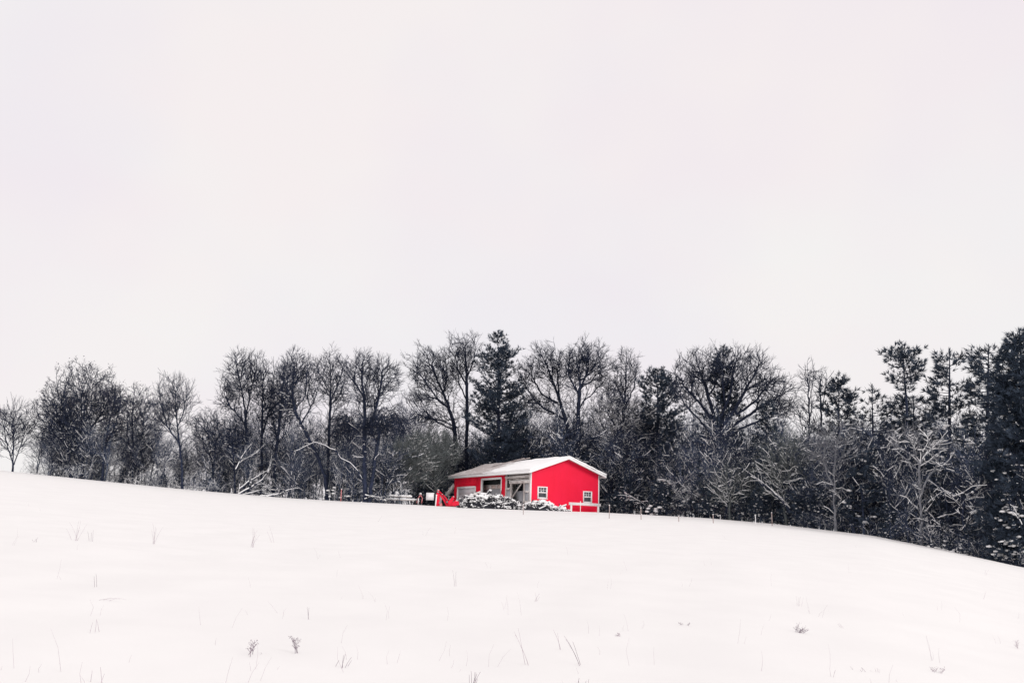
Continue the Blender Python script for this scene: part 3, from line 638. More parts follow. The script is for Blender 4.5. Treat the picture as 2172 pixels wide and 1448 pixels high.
def needles(g, C, D, rng, n, ln, wd, mat=0, spread=.6):
    """tufts of n thin needle sprays at points C facing D"""
    C = np.repeat(C, n, 0); D = np.repeat(D, n, 0); N = len(C)
    d = D+rng.normal(0, spread, (N, 3)); d /= np.linalg.norm(d, axis=1, keepdims=True)
    s = np.cross(d, rng.normal(0, 1, (N, 3))); s /= np.maximum(np.linalg.norm(s, axis=1, keepdims=True), 1e-6)
    L_n = ln*rng.uniform(.6, 1.25, (N, 1)); w = wd*rng.uniform(.7, 1.3, (N, 1)); a = C+d*L_n*rng.uniform(-.3, .1, (N, 1))
    V = np.stack([a, a+d*L_n*.45+s*w, a+d*L_n, a+d*L_n*.45-s*w], 1); g.quads(V.reshape(-1, 3), np.arange(N*4).reshape(-1, 4), mat)
def snowpads(g, C, rng, size, mat=1):
    for c in C: blob(g, c, size*rng.uniform(.5, 1.4), rng, mat, n=6, m=4, flat=.45)
def pine_mesh(gt, gc, trunk, prof, rng, rbase, whorl=.55, per=6, upcurve=.35, snow=.1, ln=.44, wd=.024, nn=13, droop=0.0, tuft=.42, gap=0.0, start=.35, gs=None):
    """trunk: polyline (local metres); prof: [(height fraction, half width m)]"""
    tr = np.array(trunk, float); Ht = tr[-1, 2]; zs = tr[:, 2]
    at = lambda z: np.array([np.interp(z, zs, tr[:, 0]), np.interp(z, zs, tr[:, 1]), z])
    n = max(6, int(Ht/.6)); zz = np.linspace(zs[0], Ht, n); pp = np.array([at(z) for z in zz]); rr = rbase*(1-np.clip(zz/Ht, 0, 1)*.93)
    gt.tubes(pp[:-1], pp[1:], rr[:-1], rr[1:], k=7)
    fr = [p[0] for p in prof]; wid = [p[1] for p in prof]; z = fr[0]*Ht
    C, D, S = [], [], []; b0, b1, ra, rb = [], [], [], []
    def limb(p, d, Lb, r, f0, f1):
        m_ = max(3, int(Lb/.3))
        for j in range(m_):
            f = (j+1)/m_; dd = d+np.array([0, 0, upcurve*f*f])+rng.normal(0, .08, 3); dd /= np.linalg.norm(dd); p2 = p+dd*Lb/m_
            b0.append(p); b1.append(p2); ra.append(r*(1-.8*(f-1/m_))); rb.append(r*(1-.8*f))
            if f > f0:
                for _ in range(f1):
                    sd_ = dd*.7+rng.normal(0, .42, 3); sd_[2] = abs(sd_[2])*.5+upcurve*.7; sd_ /= np.linalg.norm(sd_)
                    C.append(p2+sd_*rng.uniform(.05, .45)+rng.normal(0, .09, 3)); D.append(sd_)
                if rng.random() < snow: S.append(p2+np.array([0, 0, .1])+rng.normal(0, .13, 3))
            p = p2
            yield p2, dd, f
    while z < Ht-.3:
        w = np.interp(z/Ht, fr, wid); k = max(3, int(per*rng.uniform(.7, 1.3)))
        if rng.random() < gap: z += whorl; continue
        for q in range(k):
            a = rng.uniform(0, 2*math.pi); Lb = max(.25, w*rng.choice([.5, .75, .95, 1.05, 1.2])*rng.uniform(.85, 1.1)); p = at(z+rng.uniform(-.5, .5)*whorl)
            d = np.array([math.cos(a), math.sin(a), rng.uniform(-.05, .25)-droop])
            for p2, dd, f in limb(p, d, Lb, .012+.018*Lb, start, 2):
                if .25 < f < .95 and Lb > .7 and rng.random() < .5:     # side sprays
                    e = dd+np.cross(dd, [0, 0, 1.0])*rng.choice([-1, 1])*rng.uniform(.5, 1.0)+np.array([0, 0, .15]); e /= np.linalg.norm(e)
                    for _ in limb(p2, e, Lb*(1-f*.6)*rng.uniform(.25, .5), .014, .1, 1): pass
        z += whorl*rng.uniform(.7, 1.2)
    for e in np.linspace(.35, 1, 4): C.append(at(Ht-e*.8)); D.append(np.array([0, 0, 1.0]))
    gt.tubes(b0, b1, np.array(ra), np.array(rb), k=4)
    needles(gc, np.array(C), np.array(D), rng, nn, ln, wd, spread=.42); snowpads(gs if gs is not None else gc, S, rng, .15, 0 if gs is not None else 1)
def pine(label, dy, trunk, prof, rbase=.22, seed=1, name='pine_tree', **kw):
    """trunk pixel polyline from the ground up; prof: [(py, half width px)] from the lowest branches up"""
    rng = np.random.default_rng(seed); b = place(*trunk[0], dy); Y = b[1]; sc = Y/FPX
    pl = [(P(px, py, Y)-b)*np.array([1, 0, 1])+np.array([0, rng.normal(0, .06), 0]) for px, py in trunk]; pl[0] = np.array([0, 0, -.3])
    Ht = pl[-1][2]; z0 = P(*trunk[0], Y)[2]-b[2]
    pr = sorted([((P(trunk[0][0], py, Y)[2]-b[2])/Ht, hw*sc) for py, hw in prof])
    pr[0] = (max(pr[0][0], .04), pr[0][1])
    root = thing(name, label, 'tree', tuple(b)); gt, gc, gs = Geo(), Geo(), Geo(); pine_mesh(gt, gc, pl, pr, rng, rbase, gs=gs, **kw)
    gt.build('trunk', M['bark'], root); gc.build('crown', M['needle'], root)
    if gs.n: gs.build('snow', M['fresh'], root)['kind'] = 'stuff'
    return root

# --- left stretch of the wood edge
B = bare_tree
B('small bare tree with many fine upright stems at the very left end of the wood', 2, [[(28, 999), (29, 960), (30, 925), (32, 890)], [(28, 985), (14, 940), (8, 905)], [(29, 985), (44, 940), (50, 915)]], [(28, 905, 40, 45)], .12, seed=11, snow=.05, fill=.6, twig=(.6, 1.4), upt=.5)
B('broad round-headed tree still holding clumps of dark leaves', 4, [[(176, 1012), (176, 950), (175, 900), (176, 850), (178, 815)], [(176, 930), (205, 880), (222, 840)], [(176, 935), (150, 890), (140, 850)], [(176, 905), (190, 850), (200, 815)]], [(180, 845, 66, 75), (150, 880, 45, 55), (215, 875, 36, 50)], .26, seed=12, leaf=.5, snow=.05, fill=.55)
B('leafy tree leaning away from the round-headed tree at its left', 3, [[(152, 1010), (146, 965), (128, 910), (111, 852)], [(140, 945), (110, 920), (90, 890)]], [(112, 868, 38, 48), (92, 910, 26, 46)], .2, seed=13, leaf=.4, snow=.05, fill=.5)
B('slim tree with a few thick dark tufts, just right of the round-headed tree', 3, [[(217, 1016), (220, 960), (228, 900), (238, 850), (240, 825)], [(222, 945), (245, 905), (258, 850)]], [(240, 850, 16, 30), (245, 910, 18, 30)], .2, seed=14, leaf=2.5, snow=.05)
B('cluster of slim upright stems with withered leaves on top, left of the lone forked tree', 4, [[(283, 1024), (281, 950), (279, 880), (282, 840)], [(282, 990), (262, 920), (258, 870)], [(282, 985), (305, 915), (312, 865)]], [(284, 865, 42, 42), (300, 910, 40, 40)], .16, seed=15, leaf=.45, snow=.08, fill=.55)
B('lone slender forked tree with a bare fan crown and straight dark trunk', 1, [[(387, 1036), (385, 985), (379, 935), (374, 885), (371, 840), (368, 810)], [(380, 940), (355, 905), (342, 850), (338, 825)], [(376, 905), (392, 875), (402, 840)]], [(372, 850, 40, 52), (350, 890, 28, 34)], .17, seed=16, snow=.06, fill=.55, twig=(.6, 1.3), upt=.4)
B('low bare clump of whippy stems, first right of the lone forked tree', 4, [[(452, 1046), (448, 980), (440, 920), (436, 890)], [(452, 1020), (462, 950), (466, 905)]], [(448, 915, 32, 46)], .13, seed=17, snow=.15)
B('low bare sapling group leaning apart below the tall fan-topped tree', 3, [[(500, 1050), (497, 985), (492, 930), (488, 890)], [(499, 1010), (512, 950), (512, 905)]], [(492, 925, 28, 50)], .13, seed=18, snow=.18)
B('tall airy bare tree with wide open fork, first of the tall row', 5, [[(527, 1052), (526, 980), (524, 920), (518, 850), (508, 800), (500, 765)], [(522, 885), (528, 820), (535, 770)], [(522, 900), (490, 862), (476, 825)]], [(508, 800, 34, 58), (532, 790, 22, 46), (485, 850, 22, 36)], .22, seed=19, snow=.08)
B('tall narrow bare tree with tightly packed upright branches', 6, [[(556, 1054), (556, 960), (558, 880), (560, 810), (562, 775)], [(556, 930), (575, 860), (583, 800)]], [(560, 830, 24, 72), (582, 850, 20, 60)], .22, seed=20, snow=.1)
B('tall dark-stemmed bare tree next to the tightly branched one', 5, [[(580, 1054), (583, 970), (590, 900), (596, 830), (602, 780)], [(586, 930), (570, 860), (572, 810)]], [(600, 815, 28, 50), (590, 870, 34, 50)], .25, seed=21, snow=.1)
B('bare tree with trunk bending sharply left then upright again', 3, [[(694, 1056), (690, 1010), (672, 965), (655, 930), (632, 885), (622, 850), (622, 800), (628, 765)], [(628, 870), (650, 840), (656, 795), (660, 765)], [(622, 850), (608, 815), (606, 780)], [(640, 900), (660, 860), (672, 830)]], [(630, 790, 34, 48), (655, 820, 24, 55), (612, 850, 22, 36)], .24, seed=22, snow=.2)
B('straight bare tree with a narrow candelabra crown above drooping brush', 6, [[(694, 1058), (696, 950), (699, 870), (700, 820), (698, 770), (698, 750)], [(700, 850), (720, 800), (728, 765)], [(700, 835), (680, 795), (670, 765)]], [(699, 795, 34, 52), (716, 840, 24, 32)], .22, seed=23, snow=.1)
B('two-headed bare tree rising from a thick base, with a long arching snow-laden limb', 1, [[(777, 1052), (773, 1000), (773, 930), (775, 880), (773, 840), (768, 800), (772, 765)], [(774, 915), (795, 880), (805, 840), (812, 800), (812, 780)], [(772, 840), (750, 810), (742, 780)], [(775, 1035), (760, 1000), (742, 982), (722, 972), (712, 955), (690, 945), (668, 937), (650, 945), (625, 958)]], [(768, 790, 38, 42), (816, 810, 34, 48), (780, 850, 26, 26)], .32, seed=24, snow=.75, snowz=9)
B('thick-trunked tree with a drooping mop of fine twigs beside the two-headed tree', 1, [[(783, 1052), (792, 1000), (800, 950), (808, 900), (820, 875), (840, 868)], [(800, 940), (788, 910), (776, 890)], [(808, 900), (830, 905), (850, 900)]], [(822, 895, 48, 34), (795, 905, 28, 26)], .26, seed=25, snow=.3, upt=-.9, ntw=1.7, snowz=6)
B('vine-hung low tree with sagging twigs between the candelabra and two-headed trees', 5, [[(742, 1054), (740, 980), (738, 920), (742, 885)], [(739, 930), (720, 900), (714, 885)]], [(738, 905, 36, 38)], .17, seed=26, snow=.15, upt=-.9, ntw=1.7)
B('small grey-green tree of soft hazy twigs behind the picnic table', 8, [[(842, 1062), (855, 1010), (875, 965), (890, 935)], [(850, 1025), (825, 980), (815, 950)], [(860, 1000), (895, 985), (915, 960)]], [(870, 975, 52, 55)], .13, seed=27, bark='bark_grey', snow=.3, ntw=1.7)
B('grey-green brushy tree close to the left end of the barn', 14, [[(925, 1066), (922, 1010), (915, 960), (912, 930)], [(924, 1030), (950, 985), (960, 955)]], [(925, 960, 50, 45)], .13, seed=28, bark='bark_grey', snow=.3, ntw=1.7)
# --- behind the barn
B('big bare tree leaning left with a wide fan crown behind the barn', 20, [[(975, 1050), (968, 960), (962, 895), (945, 845), (925, 800), (912, 765)], [(952, 865), (925, 842), (895, 800), (880, 775)], [(940, 830), (948, 790), (942, 755)], [(970, 905), (935, 890), (900, 885), (868, 878), (850, 862)]], [(905, 785, 42, 52), (942, 800, 24, 55), (890, 845, 34, 18), (905, 885, 40, 16)], .34, seed=31, snow=.25, snowz=9)
B('tall bare tree with an egg-shaped fan crown beside the big dark pine', 22, [[(990, 1050), (990, 950), (991, 860), (990, 790), (988, 745)], [(990, 820), (972, 785), (965, 750)], [(990, 805), (1005, 770), (1010, 735)], [(990, 850), (975, 815), (970, 790)]], [(985, 752, 36, 44), (972, 790, 22, 30)], .3, seed=32, snow=.15)
pine('tall dark pine with upswept tips rising above the barn roof', 20, [(1058, 1055), (1058, 960), (1057, 850), (1056, 708)], [(985, 56), (940, 64), (880, 62), (840, 55), (800, 48), (770, 42), (745, 30), (725, 15), (712, 2)], .36, 41, snow=.04, upcurve=.75, per=7, gap=.08, whorl=.6, start=.25)
B('leaning bare tree with sweeping left branches, right of the big dark pine', 22, [[(1214, 1060), (1212, 960), (1200, 890), (1182, 835), (1165, 790), (1155, 760)], [(1200, 890), (1160, 870), (1135, 850), (1110, 810), (1098, 790)], [(1190, 860), (1150, 835), (1130, 795)], [(1185, 840), (1182, 790), (1185, 755)]], [(1155, 770, 32, 42), (1180, 790, 22, 50), (1120, 800, 28, 36), (1140, 850, 40, 24)], .34, seed=33, snow=.2, snowz=9)
B('bare tree with a dense dome crown holding a dark nest', 20, [[(1226, 1060), (1226, 940), (1226, 870), (1229, 815), (1222, 780), (1218, 750)], [(1228, 830), (1245, 790), (1250, 755)], [(1229, 810), (1265, 785), (1280, 755)], [(1227, 840), (1205, 800), (1202, 765)]], [(1238, 768, 46, 46), (1270, 795, 28, 40), (1215, 790, 22, 40)], .32, seed=34, snow=.15)
nb = P(1241, 762, place(1226, 1060, 20)[1]); root = thing('bird_nest', 'dark twig nest high in the dense dome crown above the barn', 'nest', tuple(nb)); g = Geo(); rg = np.random.default_rng(9)
for _ in range(120):
    c = rg.normal(0, .18, 3)*np.array([1, 1, .9]); d = rg.normal(0, .3, 3); g.tubes([c-d], [c+d], .02, .015, k=3)
blob(g, (0, 0, -.05), .32, rg, flat=.8); g.build('nest_bowl', M['bark'], root)
B('slim bare tree with a ragged oval crown beside the nest tree', 20, [[(1312, 1070), (1316, 960), (1322, 880), (1326, 820), (1328, 765)], [(1322, 870), (1345, 820), (1348, 775)], [(1322, 850), (1306, 810), (1302, 770)]], [(1328, 790, 28, 48), (1310, 830, 30, 40)], .24, seed=35, snow=.2)
B('low spreading tree with long snow-laden branches reaching over the barn roof end', 17, [[(1296, 1078), (1296, 1000), (1300, 950), (1310, 915), (1335, 880)], [(1298, 960), (1325, 935), (1345, 922), (1370, 905), (1395, 890)], [(1300, 950), (1280, 905), (1268, 870)], [(1305, 930), (1330, 905), (1360, 885), (1385, 880)], [(1300, 975), (1335, 960), (1375, 945), (1400, 920)], [(1310, 915), (1290, 880), (1300, 850)]], [(1330, 885, 62, 42), (1355, 925, 55, 32), (1290, 860, 36, 30)], .26, seed=36, snow=1.1, deep=.8)
pine('broad dark pine with a blunt top between two bare crowns, right of the barn', 18, [(1396, 1090), (1395, 950), (1395, 850), (1394, 786)], [(1010, 46), (930, 54), (870, 54), (840, 46), (815, 32), (800, 20), (786, 3)], .3, 42, snow=.05, upcurve=.9, per=7, gap=.06)
pine('narrow dark pine standing inside the huge spreading bare crown', 13, [(1535, 1100), (1535, 950), (1534, 850), (1533, 738)], [(1040, 46), (960, 44), (900, 40), (850, 36), (800, 27), (770, 16), (738, 1)], .3, 43, snow=.08, upcurve=.7, per=6, gap=.08)
B('huge spreading bare tree with far-reaching level limbs', 11, [[(1524, 1098), (1524, 1000), (1522, 930), (1518, 890), (1505, 840), (1490, 790)], [(1520, 900), (1485, 850), (1455, 815), (1440, 790)], [(1522, 920), (1555, 870), (1580, 820), (1600, 785)], [(1524, 925), (1575, 890), (1625, 855), (1665, 835), (1685, 820)], [(1560, 880), (1600, 850), (1625, 815)], [(1524, 915), (1500, 870), (1470, 840), (1462, 800)], [(1524, 935), (1580, 905), (1640, 880), (1690, 870)], [(1524, 900), (1545, 840), (1550, 780)], [(1520, 930), (1480, 890), (1450, 860), (1430, 830)]], [(1500, 785, 64, 46), (1575, 795, 60, 52), (1635, 830, 50, 36), (1660, 860, 42, 28), (1465, 825, 42, 44)], .5, seed=37, snow=.25, snowz=8, fill=.8)
pine('small dark conifer below the right-hand limbs of the huge bare tree', 9, [(1626, 1108), (1626, 980), (1625, 850)], [(1050, 34), (960, 32), (910, 24), (870, 12), (850, 3)], .2, 44, snow=.14, droop=.05)
B('pair of whip-thin saplings poking above the wood, left of the round-topped pine', 9, [[(1716, 1112), (1716, 980), (1716, 880), (1714, 820), (1712, 775)], [(1716, 860), (1722, 800), (1720, 775)]], [(1714, 800, 16, 34), (1712, 880, 24, 40)], .12, seed=38, snow=.1, ntw=.6)
B('thin sapling with a few upright shoots touching the round-topped pine', 8, [[(1746, 1115), (1744, 980), (1742, 880), (1739, 830), (1737, 785)], [(1742, 870), (1752, 820), (1756, 795)]], [(1742, 820, 18, 34)], .11, seed=39, snow=.1, ntw=.6)
# --- pines of the right-hand stretch
pine('round-topped pine, shortest of the pines along the right stretch', 8, [(1782, 1120), (1781, 1000), (1780, 900), (1779, 806)], [(980, 42), (920, 40), (880, 36), (850, 32), (825, 22), (806, 6)], .24, 45, snow=.12, upcurve=.45, per=8)
pine('thin see-through pine between the round-topped and the flat-topped pine', 9, [(1852, 1140), (1852, 1000), (1851, 900), (1850, 814)], [(1010, 44), (940, 40), (900, 36), (860, 26), (830, 14), (814, 3)], .2, 46, snow=.18, per=5, gap=.15)
pine('tall flat-topped pine with a bare stretch of trunk under its crown', 9, [(1926, 1150), (1924, 1000), (1922, 860), (1916, 790), (1912, 735)], [(835, 8), (820, 30), (800, 38), (770, 40), (750, 34), (735, 14)], .26, 47, snow=.05, upcurve=.5, per=6, whorl=.7, start=.45)
pine('layered lower pine growing around the flat-topped pine trunk', 11, [(1942, 1150), (1940, 1000), (1938, 838)], [(1050, 56), (960, 58), (900, 50), (865, 40), (838, 10)], .24, 48, snow=.2, per=7)
pine('tall open pine with visible forked trunk, second from the dark corner conifer', 8, [(2018, 1162), (2016, 1000), (2014, 860), (2013, 740)], [(905, 40), (870, 42), (830, 38), (790, 34), (760, 24), (740, 5)], .28, 49, snow=.08, upcurve=.4, per=6, whorl=.7, gap=.12, start=.4)
pine('bushy pine merging into the huge dark corner conifer', 8, [(2094, 1178), (2094, 1000), (2095, 850), (2096, 730)], [(1090, 58), (980, 56), (900, 52), (850, 48), (800, 40), (760, 30), (730, 6)], .3, 50, snow=.16, per=7, gap=.05)
pine('massive near-black conifer at the very right edge of the wood', 3, [(2172, 1204), (2170, 1050), (2168, 900), (2166, 708)], [(1190, 62), (1080, 66), (980, 66), (880, 62), (800, 52), (765, 34), (740, 18), (712, 1)], .4, 51, snow=.06, per=12, whorl=.45, upcurve=.3, start=.15)
pine('pale-frosted young conifer at the foot of the huge dark corner conifer', 1.5, [(2140, 1198), (2140, 1140), (2141, 1060)], [(1190, 40), (1140, 34), (1100, 20), (1060, 3)], .1, 52, snow=.6, per=8, whorl=.35)
# --- pale bare trees standing in front of the right-hand stretch
B('pale grey tree with a Y fork standing at the wood edge, below the round-topped pine', .6, [[(1772, 1122), (1771, 1070), (1768, 1030), (1769, 995), (1772, 960), (1778, 930)], [(1768, 1030), (1757, 1005), (1747, 965), (1740, 940)], [(1770, 1000), (1790, 960), (1795, 935)]], [(1770, 935, 52, 46), (1745, 950, 28, 40)], .11, seed=61, bark='bark_pale', snow=.35, ntw=.7, fill=.5)
B('pale crooked tree with snow-laden antler-like limbs, below the flat-topped pine', 1.5, [[(1953, 1140), (1953, 1080), (1952, 1020), (1953, 985), (1935, 965), (1905, 945), (1880, 930)], [(1953, 985), (1965, 965), (1990, 945), (2005, 930)], [(1953, 1000), (1935, 980), (1915, 975)], [(1955, 1050), (1968, 1010), (1985, 990), (2010, 985)], [(1952, 990), (1975, 975), (1995, 985)], [(1954, 1090), (1970, 1060), (2000, 1035)]], [(1945, 935, 66, 34), (1985, 960, 46, 40)], .115, seed=62, bark='bark_pale', snow=.75, ntw=.45, fill=.3)
B('low tree with level snowy boughs beside the dark corner conifer', 1.5, [[(2050, 1172), (2046, 1120), (2042, 1080), (2050, 1050)], [(2044, 1105), (2075, 1090), (2100, 1080)], [(2042, 1080), (2018, 1060), (2000, 1050)], [(2046, 1130), (2080, 1120), (2105, 1098)], [(2050, 1050), (2085, 1030), (2115, 995)]], [(2050, 1050, 60, 44)], .15, seed=63, bark='bark', snow=1.3, fill=.35, ntw=.6)
B('grey multi-stemmed tree of fine twigs behind the last stake', 2, [[(1668, 1112), (1664, 1060), (1650, 1010), (1640, 970)], [(1666, 1080), (1690, 1030), (1700, 980)], [(1664, 1060), (1672, 1000), (1670, 960)]], [(1665, 980, 56, 60)], .15, seed=64, bark='bark_grey', snow=.5, ntw=.8, fill=.7)
B('frosted shrub-like tree left of the hooked pole at the wood edge', 2, [[(1548, 1100), (1546, 1060), (1540, 1020), (1536, 990)], [(1547, 1075), (1565, 1040), (1575, 1010)]], [(1550, 1030, 48, 42)], .12, seed=65, bark='bark_grey', snow=.7, ntw=.8, fill=.7)
B('slender dark-trunked tree just off the barn corner with few branches', 12, [[(1340, 1086), (1338, 1030), (1334, 980), (1330, 930)], [(1337, 1030), (1352, 1010), (1362, 1000)]], [(1335, 960, 40, 50)], .12, seed=66, snow=.35)
# fallen, snow-covered limbs
def fallen(label, limbs, dy, r, seed, name='fallen_branch', bark='bark'):
    rng = np.random.default_rng(seed); b = place(*limbs[0][0], dy); Y = b[1]; root = thing(name, label, 'branch', tuple(b)); gl, gs = Geo(), Geo()
    for n_, pl in enumerate(limbs):
        pts = []; n = len(pl)
        for q in range(n-1):
            for f in np.arange(0, 1, .2): pts.append((pl[q][0]*(1-f)+pl[q+1][0]*f, pl[q][1]*(1-f)+pl[q+1][1]*f))
        pts.append(pl[-1]); sl = rng.uniform(-.2, .2)
        w = np.array([P(px, py, Y)-b for px, py in pts]); dl = np.linalg.norm(w-w[0], axis=1); w[:, 1] += sl*dl+n_*.1; w += np.cumsum(rng.normal(0, .02, w.shape), 0)
        rr = r*np.linspace(1, .3, len(w))*(1 if n_ == 0 else .75); gl.tubes(w[:-1], w[1:], rr[:-1], rr[1:], k=6)
        up = np.zeros((len(w)-1, 3)); up[:, 2] = rr[:-1]*.7; k = rng.random(len(w)-1) < .92; gs.tubes((w[:-1]+up)[k], (w[1:]+up)[k], rr[:-1][k]*.9+.014, rr[1:][k]*.9+.014, k=6)
        for q in range(2, len(w)):                                  # side twigs
            for _ in range(2):
                d = w[q]-w[q-1]; d = d/np.linalg.norm(d)+rng.normal(0, .5, 3)+np.array([0, 0, .2]); e = w[q]+d*rng.uniform(.3, 1.0); gl.tubes([w[q]], [e], .02, .009, k=3)
                if rng.random() < .4: gs.tubes([w[q]+[0, 0, .02]], [w[q]*.4+e*.6+[0, 0, .02]], .022, .016, k=4)
    gl.build('limb', M[bark], root); gs.build('snow', M['fresh'], root); return root
fallen('fallen treetop of long snow-lined limbs slanting up out of the snow', [[(507, 1048), (535, 1032), (558, 1018), (570, 1003), (576, 985)], [(508, 1036), (528, 1020), (548, 1010), (575, 994)], [(511, 1050), (545, 1042), (570, 1037), (588, 1037)], [(498, 995), (512, 968), (530, 946)], [(505, 982), (525, 970), (540, 962), (560, 942)]], 1.0, .12, 71)
fallen('low snow-lined branch sprawling along the ground beside the fallen treetop', [[(565, 1053), (592, 1047), (612, 1037), (632, 1034)], [(550, 1052), (580, 1048), (600, 1045)]], .5, .09, 72)
fallen('long slanting snow-capped dead trunk in front of the grey multi-stemmed tree', [[(1676, 1084), (1660, 1064), (1635, 1040), (1600, 1014)], [(1620, 1030), (1603, 1018), (1590, 1010)]], 1.0, .13, 73)
fallen('short snow-capped dead limb hung up below the huge bare tree', [[(1562, 1012), (1545, 998), (1522, 974)], [(1568, 1028), (1558, 1014), (1545, 1010)]], 4.0, .12, 74)
fallen('snowy limb slanting up against the dark corner conifer', [[(2058, 1092), (2085, 1080), (2112, 1062), (2130, 1052)], [(2062, 1048), (2090, 1030), (2115, 1008), (2128, 985)]], 1.0, .11, 75)
fallen('snow-topped branch lying level in front of the two-headed tree', [[(770, 1049), (785, 1052), (806, 1056)], [(772, 1058), (785, 1053), (797, 1051)]], .2, .06, 76)

# ---------------------------------------------------------------- undergrowth and the wood behind: nobody could count them
class Tmpl:
    def __init__(s): s.seg = []; s.snow = []; s.nd = []; s.sp = []
def grow(t, p, d, ln, r, lv, rng, snow, droop):
    n = 4 if lv else 5; has = rng.random() < snow*(.05 if r < .009 else .40 if r < .016 else 1.0); s0 = rng.uniform(0, .5)
    for k in range(n):
        d = d+rng.normal(0, .13, 3)+np.array([0, 0, .05 if lv < 1 else -droop*.12]); d /= np.linalg.norm(d); q = p+d*ln/n
        t.seg.append((*p, *q, r*(1-.6*k/n), r*(1-.6*(k+1)/n)))
        if has and math.hypot(d[0], d[1]) > .45 and k/n >= s0: t.snow.append((*(p+[0, 0, r*.6+.012]), *(q+[0, 0, r*.6+.012]), r*.75+.016))
        elif lv >= 2 and rng.random() < .06: h_ = rng.uniform(.2, .8); t.snow.append((*(p+(q-p)*h_+[0, 0, .012]), *(p+(q-p)*(h_+.5)+[0, 0, .012]), .017))
        if lv < 3:
            for _ in range(rng.integers(1, 4) if k else (1 if lv else 0)):
                e = d+rng.normal(0, .55, 3)+np.array([0, 0, .25-droop*.3*lv]); e /= np.linalg.norm(e); grow(t, q, e, ln*rng.uniform(.35, .6), r*.55, lv+1, rng, snow, droop)
        p = q
def template(kind, seed):
    rng = np.random.default_rng(seed); t = Tmpl()
    if kind == 'sapling':
        for _ in range(rng.integers(2, 4)): grow(t, np.array([rng.normal(0, .3), rng.normal(0, .3), -.2]), np.array([rng.normal(0, .12), rng.normal(0, .12), 1.]), rng.uniform(4, 6.0), .05, 0, rng, .35, 0)
    elif kind == 'brush':
        for _ in range(6): 
            a = rng.uniform(0, 6.28); grow(t, np.array([rng.normal(0, .3), rng.normal(0, .3), -.2]), np.array([math.cos(a)*.5, math.sin(a)*.5, 1.]), rng.uniform(1.8, 2.8), .022, 1, rng, .35, 1)
    elif kind == 'limb':                                            # a snow-lined bough reaching out of the tangle
        grow(t, np.array([0, 0, rng.uniform(.5, 1.2)]), np.array([1, rng.normal(0, .4), rng.uniform(.3, 1.0)]), rng.uniform(2.2, 4.0), .034, 1, rng, 1.3, .6)
        grow(t, np.array([0, 0, -.2]), np.array([0, 0, 1.]), 2.5, .05, 2, rng, 0, 0)
    else:
        gtmp, gcmp = Geo(), Geo(); t.ev = (gtmp, gcmp)
        pine_mesh(gtmp, gcmp, [(0, 0, -.2), (0, 0, 5.5)], [(.08, 1.5), (.4, 1.3), (.75, .7), (1, .1)], rng, .09, whorl=.5, per=6, nn=7, snow=.14, ln=.34, wd=.04)
    if kind != 'ever':
        S = np.array(t.seg); a = Geo(); a.tubes(S[:, :3], S[:, 3:6], S[:, 6], S[:, 7], k=3)
        if t.snow: Q = np.array(t.snow); a.tubes(Q[:, :3], Q[:, 3:6], Q[:, 6], Q[:, 6]*.8, k=4, mat=1)
        return (np.vstack(a.V), np.vstack(a.Q), np.concatenate(a.qm))
    gt, gc = t.ev; V = np.vstack(gt.V+gc.V); n = sum(len(v) for v in gt.V)
    return (V, np.vstack([np.vstack(gt.Q), np.vstack(gc.Q)+n]), np.concatenate(gt.qm+[np.where(q == 0, 2, 1) for q in gc.qm]))
TP = {k: [template(k, 100+i*7+j) for i in range(3)] for j, k in enumerate(('sapling', 'brush', 'ever', 'limb'))}
rng = np.random.default_rng(2024)
def in_barn(x, y):
    c, s = math.cos(BROT), math.sin(BROT); dx, dy = x-BARN[0], y-BARN[1]; a, b = dx*c+dy*s, -dx*s+dy*c
    return (-1.5 < a < 9.3 and -2.5 < b < 22) or (870 < 1086+FPX*x/y < 1285 and y < 101-max(0, (x+2))*.9)
